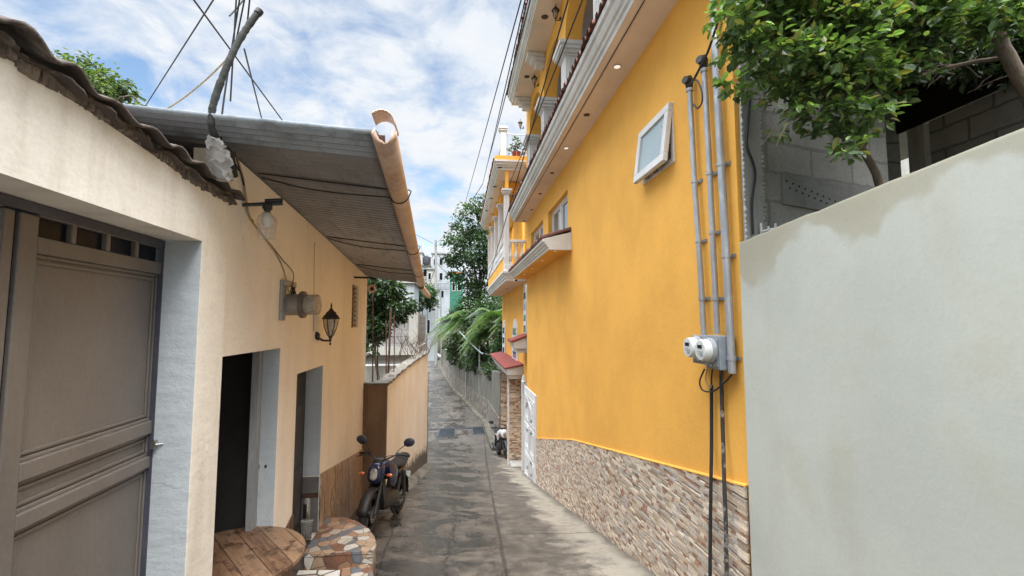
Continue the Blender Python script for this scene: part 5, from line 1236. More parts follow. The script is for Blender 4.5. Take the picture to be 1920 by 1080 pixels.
def downlight(px, py, z, lit, par, r=.030):
    q = PZ(px, py, z); m = MB(); m.lathe([(r*1.35,-.008),(r*1.4,-.002),(r,-.006),(r,.0)], (q.x, q.y, z), (0,0,1), 18); d = m.build('downlight', MT['rust'] if not lit else MT['galv'], par)
    m = MB(); m.lathe([(0,-.0098),(r*1.15,-.0095)], (q.x, q.y, z), (0,0,1), 18); m.build('lens', MT['lit'] if lit else MT['beam'], d)
ml, nt, b = newmat('lit_lens'); b.inputs['Base Color'].default_value = (.8,.8,.78,1); b.inputs['Emission Color'].default_value = (1,.97,.9,1); b.inputs['Emission Strength'].default_value = .7; MT['lit'] = ml
for px, py, lit in ((1157,124,1),(1100,215,0),(1061.5,277,1),(1035,324,0),(1013,363,0),(997,393,0),(983,414,0)): downlight(px, py, 2.759, lit, yh)
# hood over the two windows
y_h0, y_h1 = RP(1072, 450)[0], yE-.02
prof = [(.0,1.20),(.385,1.20),(.39,1.245),(.415,1.25),(.42,1.285),(.445,1.29),(.455,1.325),(.485,1.33),(.49,1.375),(.0,1.50)]
m = MB(); profile_run(m, prof, y_h0, y_h1, FR); hood = m.build('window_hood', MT['trim'], yh, smooth=False, bevel=.004)
m = MB(FR); m.box(y_h0+.012, y_h1, .0, .38, 1.194, 1.199); m.build('hood_soffit', MT['yellow'], hood, smooth=False)
m = MB(); clay(m, FR, y_h0, y_h1, .515, 1.372, .0, 1.535, .115, 2); m.build('hood_tiles', MT['tile'], hood, ang=60)
for px, py in ((1041,470),(1017,488),(998,503),(983,514)): downlight(px, py, 1.192, True, yh, .018)
# stone veneer plinth with its sloping top
sa = [(RP(1403,911)[0]-.02, RP(1403,911)[1]), RP(1075,825), RP(1006,822)]
ys0, ys1 = y0A+.0, RP(1007, 860)[0]
ztop = lambda y: interp(sa, y)
m = MB(FR); m.hexa([(ys0,.0,-5.2),(ys1,.0,-5.2),(ys1,.010,-5.2),(ys0,.010,-5.2),(ys0,.0,ztop(ys0)-.01),(ys1,.0,ztop(ys1)-.01),(ys1,.010,ztop(ys1)-.01),(ys0,.010,ztop(ys0)-.01)])
m.v = []; m.f = []; m.c = []
n = 40
for i in range(n):
    u, v_ = ys0+(ys1-ys0)*i/n, ys0+(ys1-ys0)*(i+1)/n; m.quad((u,.010,-5.2), (v_,.010,-5.2), (v_,.010,ztop(v_)-.004), (u,.010,ztop(u)-.004))
m.build('plinth_bed', mk('plinth_grout', (.22,.18,.14), (.15,.12,.09), 8, .95, .4), yh, smooth=False)
m = MB(); veneer(m, FR, ys0, ys1, lambda y: gz(XR, y)-.06, ztop, .0285, 12, .04, .17, .010); m.build('stone_veneer', MT['stone'], yh, smooth=False)
m = MB(FR)
for i in range(n):
    u, v_ = ys0+(ys1-ys0)*i/n, ys0+(ys1-ys0)*(i+1)/n; zu, zv = ztop(u), ztop(v_); m.hexa([(u,0,zu),(v_,0,zv),(v_,.026,zv),(u,.026,zu),(u,0,zu+.014),(v_,0,zv+.014),(v_,.024,zv+.010),(u,.024,zu+.010)])
m.build('plinth_cap', MT['yellow'], yh, smooth=False)
# white panelled gate
gy0, gy1 = ys1+.02, RP(985, 800)[0]; zg = RP(1005, 741)[1]; gb0 = min(gz(XR, gy0), gz(XR, gy1))-.1
m = MB(FR); m.box(gy0, gy1, -.0, .03, gb0, zg); gate = m.build('gate', MT['white'], yh, smooth=False)
m = MB(FR); gw = (gy1-gy0)
for i in range(2):
    for j in range(3):
        c0, c1 = gy0+gw*(.06+.47*i), gy0+gw*(.47+.47*i); h = (zg-gb0-.2)/3; y0_, y1_ = gb0+.12+h*j, gb0+.12+h*(j+.86)
        for e in (0, .07):
            m.box(c0+e, c1-e, .031, .044, y0_+e, y0_+e+.03); m.box(c0+e, c1-e, .031, .044, y1_-e-.03, y1_-e); m.box(c0+e, c0+e+.03, .031, .044, y0_+e+.03, y1_-e-.03); m.box(c1-e-.03, c1-e, .031, .044, y0_+e+.03, y1_-e-.03)
m.build('panel_moulding', MT['trim'], gate, smooth=False)
for px, py in ((996,790),(996,812),(996,868),(996,890),(989,806),(989,876)):
    y_, z_ = RP(px, py, .05); m = MB(); m.lathe([(.05,0),(.055,.01),(.03,.022),(.018,.035),(0,.04)], FR((y_, .044, z_)), (-1,0,0), 12); m.build('rosette', MT['galv'], gate)
m = MB(FR); pts = []
for i in range(15): th = math.pi*i/14; pts.append((gy0+gw*.5+gw*.25*math.cos(th), .05, zg-.55+.25*math.sin(th)))
m.tube(pts, .014, 6); m.tube([(gy0+gw*.3,.05,zg-.45),(gy0+gw*.5,.05,zg-.3),(gy0+gw*.7,.05,zg-.45)], .014, 6); m.build('scrollwork', MT['trim'], gate)
m = MB(FR); m.box(gy1+.02, gy1+.28, -.06, .0, gb0-.5, zg+.05); m.box(gy1+.25, gy1+.40, -.06, .05, gb0-.8, zg+.12); m.build('gate_post', MT['trim'], yh, smooth=False)
m = MB(); q = FR((gy1+.1, .03, zg+.06)); m.lathe([(.07,0),(.08,.03),(.04,.06),(.05,.12),(.02,.2),(0,.22)], q, (0,0,1), 10); m.build('finial', MT['trim'], yh)
# upper storey: columns, arches, room behind, top eave
cols_y = [3.62, 5.64, 7.66, 9.73, 11.76]
zs, zc, zt_ = 4.98, 5.60, 5.93
m = MB(FR)
for i in range(len(cols_y)-1):
    A, B = cols_y[i]+.36, cols_y[i+1]-.02; k = 20; prev = None
    for j in range(k+1):
        th = math.pi*(1-j/k); y = (A+B)/2+(B-A)/2*math.cos(th); z = zs+.02+(zc-zs)*math.sin(th)**.85
        if prev:
            m.quad((prev[0],0,prev[1]), (y,0,z), (y,0,zt_), (prev[0],0,zt_)); m.quad((prev[0],0,prev[1]), (prev[0],-.3,prev[1]), (y,-.3,z), (y,0,z)); m.quad((prev[0],-.3,prev[1]), (prev[0],-.3,zt_), (y,-.3,zt_), (y,-.3,z))
        prev = (y, z)
for c in cols_y: m.quad((c-.02,0,zs), (c+.36,0,zs), (c+.36,0,zt_), (c-.02,0,zt_)); m.quad((c-.02,0,zs), (c-.02,-.3,zs), (c+.36,-.3,zs), (c+.36,0,zs))
m.quad((cols_y[-1]+.36,0,3.0), (yE,0,3.0), (yE,0,zt_), (cols_y[-1]+.36,0,zt_)); m.quad((y0A,0,3.0), (cols_y[0]-.02,0,3.0), (cols_y[0]-.02,0,zt_), (y0A,0,zt_))
m.build('arcade', MT['yellow'], yh, ang=20)
for c in cols_y:
    m = MB(FR); m.box(c, c+.34, -.33, -.005, 3.0, 4.755); cl_ = m.build('column', MT['trim'], yh, smooth=False, bevel=.006)
    m = MB(FR)
    for e, za, zb_ in ((.025,4.75,4.79),(.065,4.79,4.85),(.105,4.85,4.91),(.13,4.91,4.98)): m.box(c-e, c+.34+e, -.33-e, -.005+e, za, zb_-.001)
    m.build('capital', MT['trim'], cl_, smooth=False, bevel=.006)
    m = MB(FR)
    for k in range(3): m.box(c+.06+.085*k, c+.10+.085*k, -.004, .008, 3.1, 4.7); m.box(c-.012, c-.001, -.28+.085*k, -.24+.085*k, 3.1, 4.7)
    m.build('fluting', MT['trim'], cl_, smooth=False)
m = MB(FR); m.box(y0A, yE-.01, -3.0, -2.95, 3.0, 6.05); m.box(y0A, yE-.01, -2.95, -.31, 5.80, 5.84); m.box(y0A, yE-.01, -2.95, -.0, 3.0, 3.03); m.box(yE-.08, yE-.02, -2.95, -.34, 3.03, 5.80); m.build('upper_room', MT['greyroom'], yh, smooth=False)
m = MB(); profile_run(m, [(.452,5.922)]+cornice(.455, 5.92, 1.05)[1:10]+[(.30,6.19)], y0A, 12.0, FR); m.build('cornice', MT['trim'], yh, smooth=False, bevel=.004)
m = MB(FR); m.box(y0A, 12.0, .0, .451, 5.918, 5.96); m.build('soffit', MT['soffit'], yh, smooth=False)
m = MB(); clay(m, FR, y0A, 12.0, .60, 6.185, -.3, 6.62, .135, 5); m.build('roof_tiles', MT['tile'], yh, ang=60)
m = MB(FR); m.hexa([(y0A,.28,6.17),(12.0,.28,6.17),(12.0,-.3,6.37),(y0A,-.3,6.37),(y0A,.56,6.18),(12.0,.56,6.18),(12.0,-.3,6.59),(y0A,-.3,6.59)]); m.build('roof_bed', MT['beam'], yh, smooth=False)
for px, py in ((1021.5,31.5),(988,143.5),(974,192)): downlight(px, py, 5.916, False, yh, .05)
for px, py in ((1005,105),(979,187)):
    q = PZ(px, py, 5.91); y_ = q.y; m = MB(); 
    for w, b1, za, zb_ in ((.16,.40,5.83,5.915),(.13,.30,5.74,5.83),(.11,.2,5.64,5.74)): 
        m.T = FR; m.box(y_-w, y_+w, .002, b1, za, zb_-.001)
    m.build('corbel', MT['trim'], yh, smooth=False, bevel=.012)
# floor and attic slabs so the block is closed
m = MB(FR); m.box(y0A, yE-.01, -6, -.17, 2.9, 2.98); m.build('floor_slab', MT['concrete'], yh, smooth=False)
# --- the far block with the balcony
bB = -.10; yB1 = 20.3
wall(FR, yE-.1, yB1, -6.2, lambda a: 4.6, [(13.4,14.9,1.6,3.7),(16.2,17.6,1.6,3.7)], b=bB, th=.15, mat=MT['yellow_dark'], name='wall', parent=yh)
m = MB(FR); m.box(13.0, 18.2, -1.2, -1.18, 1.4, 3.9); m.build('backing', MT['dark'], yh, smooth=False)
m = MB(FR); m.quad((yB1,bB,-6.2), (yB1,bB,4.6), (yB1,-6,4.6), (yB1,-6,-6.2)); m.build('end_wall', MT['yellow_dark'], yh, smooth=False)
def ring_slab(prof, y0, y1, mat, name, par=yh):
    """cornice that wraps the near side and the street side: profile (out, z), out measured from x offset b."""
    m = MB(FR); n = len(prof)
    path = []
    for b, z in prof: path.append([(y0-(b-prof[0][0]), bB, z), (y0-(b-prof[0][0]), b, z), (y1, b, z)])
    for i in range(n-1):
        for k in range(2): m.quad(path[i][k], path[i][k+1], path[i+1][k+1], path[i+1][k])
    m.poly([p for p in path[0]]+[(y1, bB, prof[0][1])]); m.poly([p for p in path[-1]]+[(y1, bB, prof[-1][1])]); m.poly([path[i][2] for i in range(n)]+[(y1,bB,prof[-1][1]), (y1,bB,prof[0][1])])
    return m.build(name, mat, par, smooth=False)
bb_ = .50; y_b = 13.0
bal = ring_slab([(bb_,1.22),(bb_,1.29),(bb_+.03,1.295),(bb_+.035,1.36),(bb_+.06,1.365),(bb_+.07,1.42),(bb_+.10,1.43),(bb_+.10,1.50),(bb_+.04,1.52)], y_b, yB1, MT['trim'], 'balcony')
m = MB(FR); m.box(y_b+.01, yB1, bB, bb_-.01, 1.208, 1.218); m.build('soffit', MT['soffit'], bal, smooth=False)
m = MB(FR); m.box(y_b+.2, yB1, bb_-.03, bb_+.03, 1.50, 1.93); m.build('parapet', MT['yellow'], bal, smooth=False)
m = MB(FR); m.box(y_b+.19, yB1, bb_-.05, bb_+.05, 1.93, 1.99); m.box(y_b-.02, y_b+.19, bB, bb_+.05, 1.50, 1.68); m.build('coping', MT['trim'], bal, smooth=False, bevel=.008)
m = MB(FR); m.box(y_b+.02, y_b+.14, bB, bb_-.1, 2.33, 2.41); m.box(y_b+.2, yB1, bb_-.04, bb_+.04, 2.44, 2.50); m.build('handrail', MT['trim'], bal, smooth=False, bevel=.008)
bprof = [(.055,0),(.055,.05),(.03,.07),(.028,.12),(.06,.22),(.065,.28),(.04,.38),(.025,.48),(.03,.54),(.05,.58),(.05,.65)]
for i in range(3):
    m = MB(); m.lathe(bprof, FR((y_b+.08, .02+.17*i, 1.68)), (0,0,1), 12); m.build('baluster', MT['trim'], bal)
for i in range(26):
    y = y_b+.42+.275*i; m = MB(); m.lathe([(r_*.9, h*.69) for r_, h in bprof], FR((y, bb_, 1.99)), (0,0,1), 8); m.build('baluster', MT['trim'], bal)
for y in (y_b+.0, 14.75, 16.5, 18.3, 20.1):
    m = MB(FR); m.box(y+.01, y+.17, bb_-.10, bb_+.05, 1.68 if y < 13.1 else 1.991, 3.78); c_ = m.build('column', MT['trim'], bal, smooth=False, bevel=.006)
    m = MB(FR)
    for e, za, zb_ in ((.02,3.74,3.78),(.045,3.78,3.84),(.07,3.84,3.90)): m.box(y+.01-e, y+.17+e, bb_-.10-e, bb_+.05+e, za, zb_-.001)
    m.build('capital', MT['trim'], c_, smooth=False)
    m = MB(FR); m.box(y+.03, y+.15, bb_-.08, bb_+.02, 3.90, 4.5); m.build('stub', MT['yellow'], c_, smooth=False)
for i, y in enumerate((14.0, 15.6, 17.4)):
    m = MB(FR); m.box(y, y+.18, bB, bb_, 4.1, 4.40); m.build('beam', MT['yellow_dark'], bal, smooth=False)
bu = .72
up2 = ring_slab([(bu,4.46),(bu,4.53),(bu+.04,4.535),(bu+.045,4.59),(bu+.08,4.595),(bu+.09,4.66),(bu+.12,4.67),(bu+.12,4.72)], y_b, 21.6, MT['trim'], 'upper_slab')
m = MB(FR); m.box(y_b+.01, 21.6, bB, bu-.01, 4.448, 4.458); m.build('soffit', MT['soffit'], up2, smooth=False)
m = MB(FR); m.box(y_b-.10, 21.6, bB, bu+.11, 4.722, 4.85); m.build('fascia', MT['yellow'], up2, smooth=False)
m = MB(); clay(m, FR, y_b+.1, 21.6, bu+.15, 4.80, bu-.1, 4.92, .14, 9); m.build('edge_tiles', MT['tile'], up2, ang=60)
for px, py in ((937,314),(928,350),(921,372),(913,395)): downlight(px, py, 4.446, False, yh, .05)
downlight(951.5, 541.5, 1.206, False, yh, .045)
# terrace rail
m = MB(FR); bn = bu-.06
for e, za, zb_ in ((0,4.85,5.62),(.03,5.62,5.68),(.05,5.68,5.75)): m.box(y_b-.02-e, y_b+.14+e, bn-.16-e, bn+e, za, zb_-.001)
m.build('newel', MT['trim'], up2, smooth=False, bevel=.006)
m = MB(FR); m.tube([(y_b+.05, bn-.16, 5.55), (y_b+.05, bB, 5.55)], .012, 6); 
for i in range(5): b_ = bn-.22-.13*i; m.tube([(y_b+.05, b_, 4.85), (y_b+.05, b_, 5.55)], .006, 5)
m.build('railing', MT['galv'], up2)
m = MB(FR); m.box(y_b+.2, 17, bn-.10, bn-.03, 5.28, 5.34); m.build('side_rail', MT['trim'], up2, smooth=False)
for i in range(12): m = MB(); m.lathe([(r_*.7, h*.66) for r_, h in bprof], FR((y_b+.35+.3*i, bn-.065, 4.85)), (0,0,1), 8); m.build('baluster', MT['trim'], up2)
# arched windows of the far block
def archwin(y0, y1, z0, z1, bb):
    m = MB(FR); pts = []; c = (y0+y1)/2; rr = (y1-y0)/2
    out = [(y0, bb, z0), (y1, bb, z0)]+[(c+rr*math.cos(math.pi*k/12), bb, z1-rr*1.3+rr*1.3*math.sin(math.pi*k/12)) for k in range(13)]
    m.prism([FR(p) for p in out], Vector((-.04,0,0))) if False else None
    m.T = None; m.prism([FR(p) for p in out], Vector((-.04,0,0))); f = m.build('window', MT['trim'], yh, smooth=False)
    n = 4
    for k in range(n):
        m = MB(FR); za = z0+(z1-z0-.2)*(k+.12)/n; zb_ = z0+(z1-z0-.2)*(k+.72)/n; m.box(c-rr*.62, c+rr*.62, bb+.041, bb+.046, za, zb_); m.build('pane', MT['glass'], f, smooth=False)
for (px0, px1, t, b_) in ((943.5,948.5,600,683),(962,972,598,695),(983.5,989.5,530,625)):
    ya, yb = RP(px1, 640, bB)[0], RP(px0, 640, bB)[0]; archwin(ya, yb, RP((px0+px1)/2, b_, bB)[1], RP((px0+px1)/2, t, bB)[1], bB+.002)
# red canopies over the entries
def canopy(y0, y1, b1, zo, zi, lab):
    m = MB(FR); m.hexa([(y0,bB,zi-.05),(y1,bB,zi-.05),(y1,b1,zo-.05),(y0,b1,zo-.05),(y0,bB,zi),(y1,bB,zi),(y1,b1,zo),(y0,b1,zo)]); c = m.build('canopy', MT['redroof'], yh, smooth=False)
    m = MB(FR); k = b1-.05
    m.hexa([(y0+.05,bB,zo-.22),(y1-.05,bB,zo-.22),(y1-.05,k-.05,zo-.22),(y0+.05,k-.05,zo-.22),(y0+.02,bB,zi-.052),(y1-.02,bB,zi-.052),(y1-.02,k,zo-.052),(y0+.02,k,zo-.052)])
    m.box(y0+.12, y1-.1, bB, k-.12, zo-.34, zo-.222); m.build('fascia', MT['trim'], c, smooth=False)
canopy(13.6, 20.0, .47, -1.31, -1.21, '')
canopy(12.42, 13.55, .40, -.47, -.30, '')
# stone-faced porch pier projecting into the lane
px_, yp0, yp1 = 1.54, 14.05, 14.45
m = MB(); m.box(px_+.012, XR+.1, yp0+.012, yp1, -5.5, -1.50); m.build('porch_pier', MT['rubble'], yh, smooth=False)
def FP(p): return Vector((p[0], yp0+.012-p[1], p[2]))
def FQ(p): return Vector((px_+.012-p[1], p[0], p[2]))
m = MB(); veneer(m, FP, px_+.0, XR+.1, lambda a: gz(1.7, yp0)-.1, lambda a: -1.52, .055, 31, .06, .2); veneer(m, FQ, yp0, yp1, lambda a: gz(px_, a)-.1, lambda a: -1.55, .07, 32, .09, .28); m.build('stone_veneer', MT['stone'], yh, smooth=False)
m = MB(); m.box(px_-.01, px_+.03, yp0-.03, yp0-.0, -5, -1.8); m.build('corner_strip', MT['trim'], yh, smooth=False)
m = MB(); m.box(1.62, XR+.12, 17.3, 17.7, -5.6, -1.5); m.build('porch_pier', MT['rubble'], yh, smooth=False)
def FP2(p): return Vector((p[0], 17.3-p[1], p[2]))
m = MB(); veneer(m, FP2, 1.61, XR+.12, lambda a: gz(1.7, 17.3)-.1, lambda a: -1.52, .06, 33, .06, .2); m.build('stone_veneer', MT['stone'], yh, smooth=False)
m = MB(); m.box(px_+.02, XR+.1, yp0-.6, yp0-.01, gz(1.7,yp0)-.5, gz(1.7,yp0)+.14); m.build('porch_step', MT['paleconc'], yh, smooth=False, bevel=.01)
# lanterns, camera, pot plant
for px, py, lab in ((1052,36,'small black lantern on the upper arcade nearest the camera'), (1010,160,'small black lantern on the upper arcade between the near and far arches')):
    q = RP(px, py, 0); lantern('wall_lantern', lab, FR((q[0], 0, q[1])), (-1,0,0), .3, .95, 'lanterns on the upper arcade')
lantern('wall_lantern', 'small black lantern above the terrace rail at the end of the tall block', (XR-.02, yE+.4, PY(983,240,yE+.4).z), (-1,0,0), .3, .9, 'lanterns on the upper arcade')
for px, py, lab in ((935,336,'black lantern hanging by the nearest balcony column'), (926,364,'black lantern by the middle balcony columns'), (918,400,'black lantern farthest along the balcony')):
    y_ = {935:14.0, 926:16.2, 918:18.4}[px]; q = PY(px, py, y_); lantern('wall_lantern', lab, (q.x+.12, y_, q.z), (-1,0,0), .3, .95, 'lanterns along the balcony')
q = PY(968, 525, 12.75); t = thing('security_camera', 'small white bullet camera under the far end of the window hood', 'camera', tuple(q))
m = MB(); m.lathe([(.0,-.02),(.045,-.015),(.05,.1),(.045,.14),(.03,.145)], q, Vector((-.15,-1,-.15)), 14); m.build('housing', MT['white'], t)
m = MB(); m.lathe([(.034,.146),(.03,.15),(0,.151)], q, Vector((-.15,-1,-.15)), 12); m.build('lens', MT['pane'], t)
m = MB(); m.tube([q+Vector((0,.05,.02)), q+Vector((.12,.05,.06))], .015, 6); m.build('bracket', MT['white'], t)
q = PY(968, 292, 13.35); t = thing('potted_plant', 'leafy pot plant on the upper terrace behind the white post', 'plant', tuple(q))
m = MB(); m.lathe([(.10,0),(.14,.2),(.15,.22),(.12,.22)], q+Vector((0,0,-.12)), (0,0,1), 14); m.build('pot', MT['redroof'], t)
m = leaves(MB(), [((q.x+dx, q.y, q.z+dz), (.16,.16,.14)) for dx, dz in ((0,.3),(-.14,.22),(.14,.22),(.05,.42))], 170, .10, 77, [(.05,.09,.05),(.08,.12,.07)]); m.build('foliage', MT['leaf'], t, smooth=False)

# ------------------------------------------------------------------ conduits, meters, cables on the yellow wall
def pipe_thing(name, label, pts, r, straps, head, group='conduits on the yellow wall', b=.045):
    P = []
    for px, py in pts: q = RP(px, py, b); P.append(FR((q[0], b, q[1])))
    t = thing(name, label, 'conduit', tuple(P[-1]), group)
    m = MB(); m.tube(P, r, 14); m.build('pipe', MT['galv'], t)
    for py in straps:
        for a, c in zip(pts, pts[1:]):
            if a[1] <= py <= c[1]: px = a[0]+(c[0]-a[0])*(py-a[1])/(c[1]-a[1])
        q = RP(px, py, b); o = FR((q[0], b, q[1])); m = MB()
        m.lathe([(r+.001,-.012),(r+.005,-.012),(r+.005,.012),(r+.001,.012)], o, (0,0,1), 14); m.T = FR; m.box(q[0]-.046, q[0]+.046, .003, .008, q[1]-.012, q[1]+.012); m.box(q[0]+r, q[0]+r+.02, .009, .02, q[1]-.01, q[1]+.01); m.build('strap', MT['galv'], t)
    if head:
        o = P[0]; m = MB(); m.lathe([(r*.95,-.01),(r*1.2,.0),(r*1.5,.03),(r*1.7,.06),(r*1.2,.09),(0,.10)], o, (-.15,-.1,1), 14); m.tube([o+Vector((0,0,.05)), o+Vector((-.05,-.02,.055))], .03, 10); m.build('weatherhead', MT['plastic'], t)
        m = MB(); m.lathe([(r+.002,-.03),(r+.006,-.03),(r+.006,-.005),(r+.002,-.005)], o, (0,0,1), 14); m.build('coupling', MT['galv'], t)
    return t
pipe_thing('conduit', 'shortest left-hand steel conduit rising from the meters to a dark cap', [(1293,165),(1302,340),(1311,470),(1320,628)], .021, (340,452,560), True)
pipe_thing('conduit', 'paint-spattered middle steel conduit with a dark cap near the foliage', [(1320,128),(1331,330),(1338,480),(1345,626)], .021, (325,436,560), True)
pipe_thing('conduit', 'longest right-hand steel conduit running up past the frame top beside the meters', [(1336,-60),(1342,120),(1353,320),(1363,500),(1373,700)], .026, (308,480,672), False)
def meter(label, y0, y1, z0, z1, d):
    t = thing('electric_meter', label, 'electric meter', FR(((y0+y1)/2, 0, z0)), 'meters on the yellow wall')
    m = MB(FR); m.box(y0, y1, .003, d, z0, z1); m.build('box', MT['meterbox'], t, smooth=False, bevel=.006)
    m = MB(FR); m.box(y0+.012, y1-.012, d+.001, d+.006, z0+.02, z1-.02); m.build('door', MT['meterbox'], t, smooth=False, bevel=.003)
    o = FR(((y0+y1)/2, d+.006, (z0+z1)/2+.015)); X = (-1,0,0)
    m = MB(); m.lathe([(.080,0),(.084,.005),(.084,.025),(.076,.03)], o, X, 28); m.build('ring', MT['galv'], t)
    m = MB(); m.lathe([(.072,.02),(.072,.075),(.066,.083),(.0,.085)], o, X, 28); fc = m.build('meter_body', MT['meterface'], t)
    m = MB(); m.T = FR; b0 = d+.006+.085; yy, zz = (y0+y1)/2, (z0+z1)/2+.015
    m.box(yy-.028, yy+.028, b0, b0+.002, zz+.012, zz+.036); m.build('display', MT['pane'], fc, smooth=False)
    m = MB(FR)
    for k in range(3): m.box(yy-.04, yy+.03-.012*k, b0, b0+.0015, zz-.012-.013*k, zz-.008-.013*k)
    m.build('markings', MT['meterbox'], fc, smooth=False)
    m = MB(); m.T = FR; m.box(yy-.012, yy+.012, d+.006, d+.012, z0+.02, z0+.035); m.build('seal', MT['chrome'], t, smooth=False)
dm = .115
ya = RP(1349, 660, dm)[0]; yb = RP(1322, 660, dm)[0]; yc = RP(1295, 660, dm)[0]; z0 = RP(1335, 692, dm)[1]; z1 = RP(1335, 629, dm)[1]
meter('right-hand grey utility meter box with round dial beside the tall conduit', ya, yb-.004, z0, z1, dm)
meter('left-hand grey utility meter box with round dial on the yellow wall', yb+.004, yc, z0+.02, z1-.004, dm-.012)
def rcable(pts, r, mat, name, label, n=5):
    P = []
    for px, py, b in pts: q = RP(px, py, b); P.append(FR((q[0], b, q[1])))
    m = MB(); m.tube(smoothpath(P, n), r, 8); return tag(m.build(name, mat), label, 'cable')
MT['drop'] = mk('spattered_conduit', (.035,.032,.03), (.05,.045,.042), 10, .6, .1, c3=(.55,.53,.5), s3=14)
rcable([(1334,722,.03),(1334,830,.03),(1333,905,.055),(1332,990,.06),(1331,1120,.06)], .013, MT['cable'], 'drop_cable', 'left-hand black cable dropping from the meters down the yellow wall')
rcable([(1352,694,.03),(1355,800,.03),(1358,905,.055),(1361,990,.06),(1363,1120,.06)], .014, MT['drop'], 'drop_cable', 'right-hand paint-spattered black cable dropping below the meters')
rcable([(1321,692,.05),(1312,715,.06),(1318,732,.06),(1338,733,.06),(1360,716,.06),(1372,702,.05)], .006, MT['cable'], 'loop_cable', 'black cable looping under the meter boxes to the tall conduit')
rcable([(1326,692,.05),(1323,712,.05),(1330,728,.05),(1334,722,.04)], .005, MT['cable_tan'], 'loop_cable', 'short pale cable tail hanging under the left meter')
rcable([(1336,692,.05),(1334,708,.05),(1334,724,.035)], .006, MT['rust'], 'loop_cable', 'short brown cable tail between the two drop cables')
rcable([(1292,160,.07),(1306,150,.10),(1316,172,.10),(1316,192,.10),(1308,203,.10),(1300,195,.09)], .006, MT['cable'], 'loop_cable', 'curled black cable hanging from the left conduit cap')
rcable([(1296,158,.07),(1312,128,.09),(1326,100,.10),(1340,60,.12),(1352,20,.16),(1366,-40,.22)], .009, MT['cable'], 'feed_cable', 'black feed cable rising from the conduit caps into the foliage', 6)

# ------------------------------------------------------------------ grey wall on the right, unfinished gable, shed
gw_ = thing('plaster_wall', 'smooth pale grey-green rendered wall with damp top edge at the right', 'wall', (1.9, 0, -1.5))
m = MB(); ys_ = [-2.2+.08*i for i in range(65)]; ys_ = [y for y in ys_ if y < 2.76]+[2.775]; vs = []; fs = []
for y in ys_:
    k = TOPW[0]*y+TOPW[1]+.010*noise.noise(Vector((y*5, 0, 0)))+.006*noise.noise(Vector((y*17, 3, 0)))
    for x, z in ((1.822,-3.2),(1.822,k-.02),(1.829,k-.005),(1.85,k),(1.97,k-.004),(1.985,k-.03),(1.985,-3.2)): vs.append((x, y, z))
for j in range(len(ys_)-1):
    for i in range(6): fs.append((j*7+i, (j+1)*7+i, (j+1)*7+i+1, j*7+i+1))
e = (len(ys_)-1)*7; fs.append(tuple(e+i for i in range(7))); m.add(vs, fs); m.build('wall', MT['render'], gw_, ang=50)
GD = Vector((.97,.243,0)).normalized(); GN = Vector((GD.y,-GD.x,0))
def FG(p): return Vector((XR+.010, 2.775, 0))+GD*p[0]+GN*p[1]+Vector((0,0,p[2]))
cg = thing('concrete_gable', 'unfinished grey concrete and block side wall behind the lime tree', 'wall', (2.6, 3.1, -1))
m = MB(FG); m.box(.17, 1.52, -.2, 0, -1.2, 5.7); m.build('block_wall', blockmat('dark_block', 'x', (.30,.295,.28), (.25,.245,.235), (.19,.187,.18), .42, .21, .3), cg, smooth=False)
m = MB(FG); m.box(.002, .17, -.006, .012, -1.2, 5.7); m.build('column', MT['concrete'], cg, smooth=False, bevel=.004)
def gp(px, py, b=0):
    d = ray(px, py); o = FG((0,b,0)); k = o.dot(GN)/d.dot(GN); q = d*k; return (q-FG((0,b,0))).dot(GD), q.z
m = MB(FG); a_, z_ = gp(1463, 327); c_, z2 = gp(1640, 352); e_, z3 = gp(1463, 378)
m.hexa([(a_,0,z3-.02),(c_+.2,0,z3-.06),(c_+.2,.02,z3-.06),(a_,.02,z3-.02),(a_,0,z_),(c_+.2,0,z2-.02),(c_+.2,.02,z2-.02),(a_,.02,z_)]); m.build('cast_beam', MT['darkconc'], cg, smooth=False, bevel=.003)
m = MB(FG); r = random.Random(6)
for i in range(20): a__ = a_+.03+i*.03; z__ = z_-.05-.006*i-.04*(i%2); m.T = None; m.lathe([(.006,0),(.006,.004),(0,.0045)], FG((a__, .02, z__)), GN, 8)
m.build('form_holes', MT['pane'], cg)
m = MB(FG); r = random.Random(15)
for i in range(46):
    z = .45+i*.035+r.uniform(-.01,.01); w = r.uniform(.004,.012); h = r.uniform(.008,.022); m.box(-.004, w, .012, .016+r.random()*.004, z, z+h)
m.build('paint_drips', MT['white'], cg, smooth=False)['kind'] = 'stuff'
m = MB(FG); r = random.Random(17)
for i in range(70): z = .3+i*.03; m.box(.166, .172+r.uniform(0,.012), .0, .014+r.random()*.008, z, z+r.uniform(.01,.03))
m.build('mortar_ridge', MT['paleconc'], cg, smooth=False)
P = [FG((*[gp(px, py, .03)[0]], .03, gp(px, py, .03)[1])) for px, py in ((1408,170),(1402,240),(1401,275),(1412,305),(1416,330),(1410,380),(1412,440))]
m = MB(); m.tube(smoothpath(P, 5), .008, 7); tag(m.build('wall_cable', MT['cable']), 'black cable wandering down the raw concrete column', 'cable')
m = MB(FG); 
for px in (1420,1434,1447): a__, z__ = gp(px, 437); m.tube([(a__,.03,z__-.06),(a__,.03,z__+.04+.02*(px%3))], .008, 8)
a__, z__ = gp(1418, 436); c__, z2_ = gp(1458, 428); m.tube([(a__,.035,z__),(c__,.035,z2_)], .009, 8); tag(m.build('pipe_stub', MT['white']), 'small white pipe stubs at the foot of the concrete column', 'pipe')
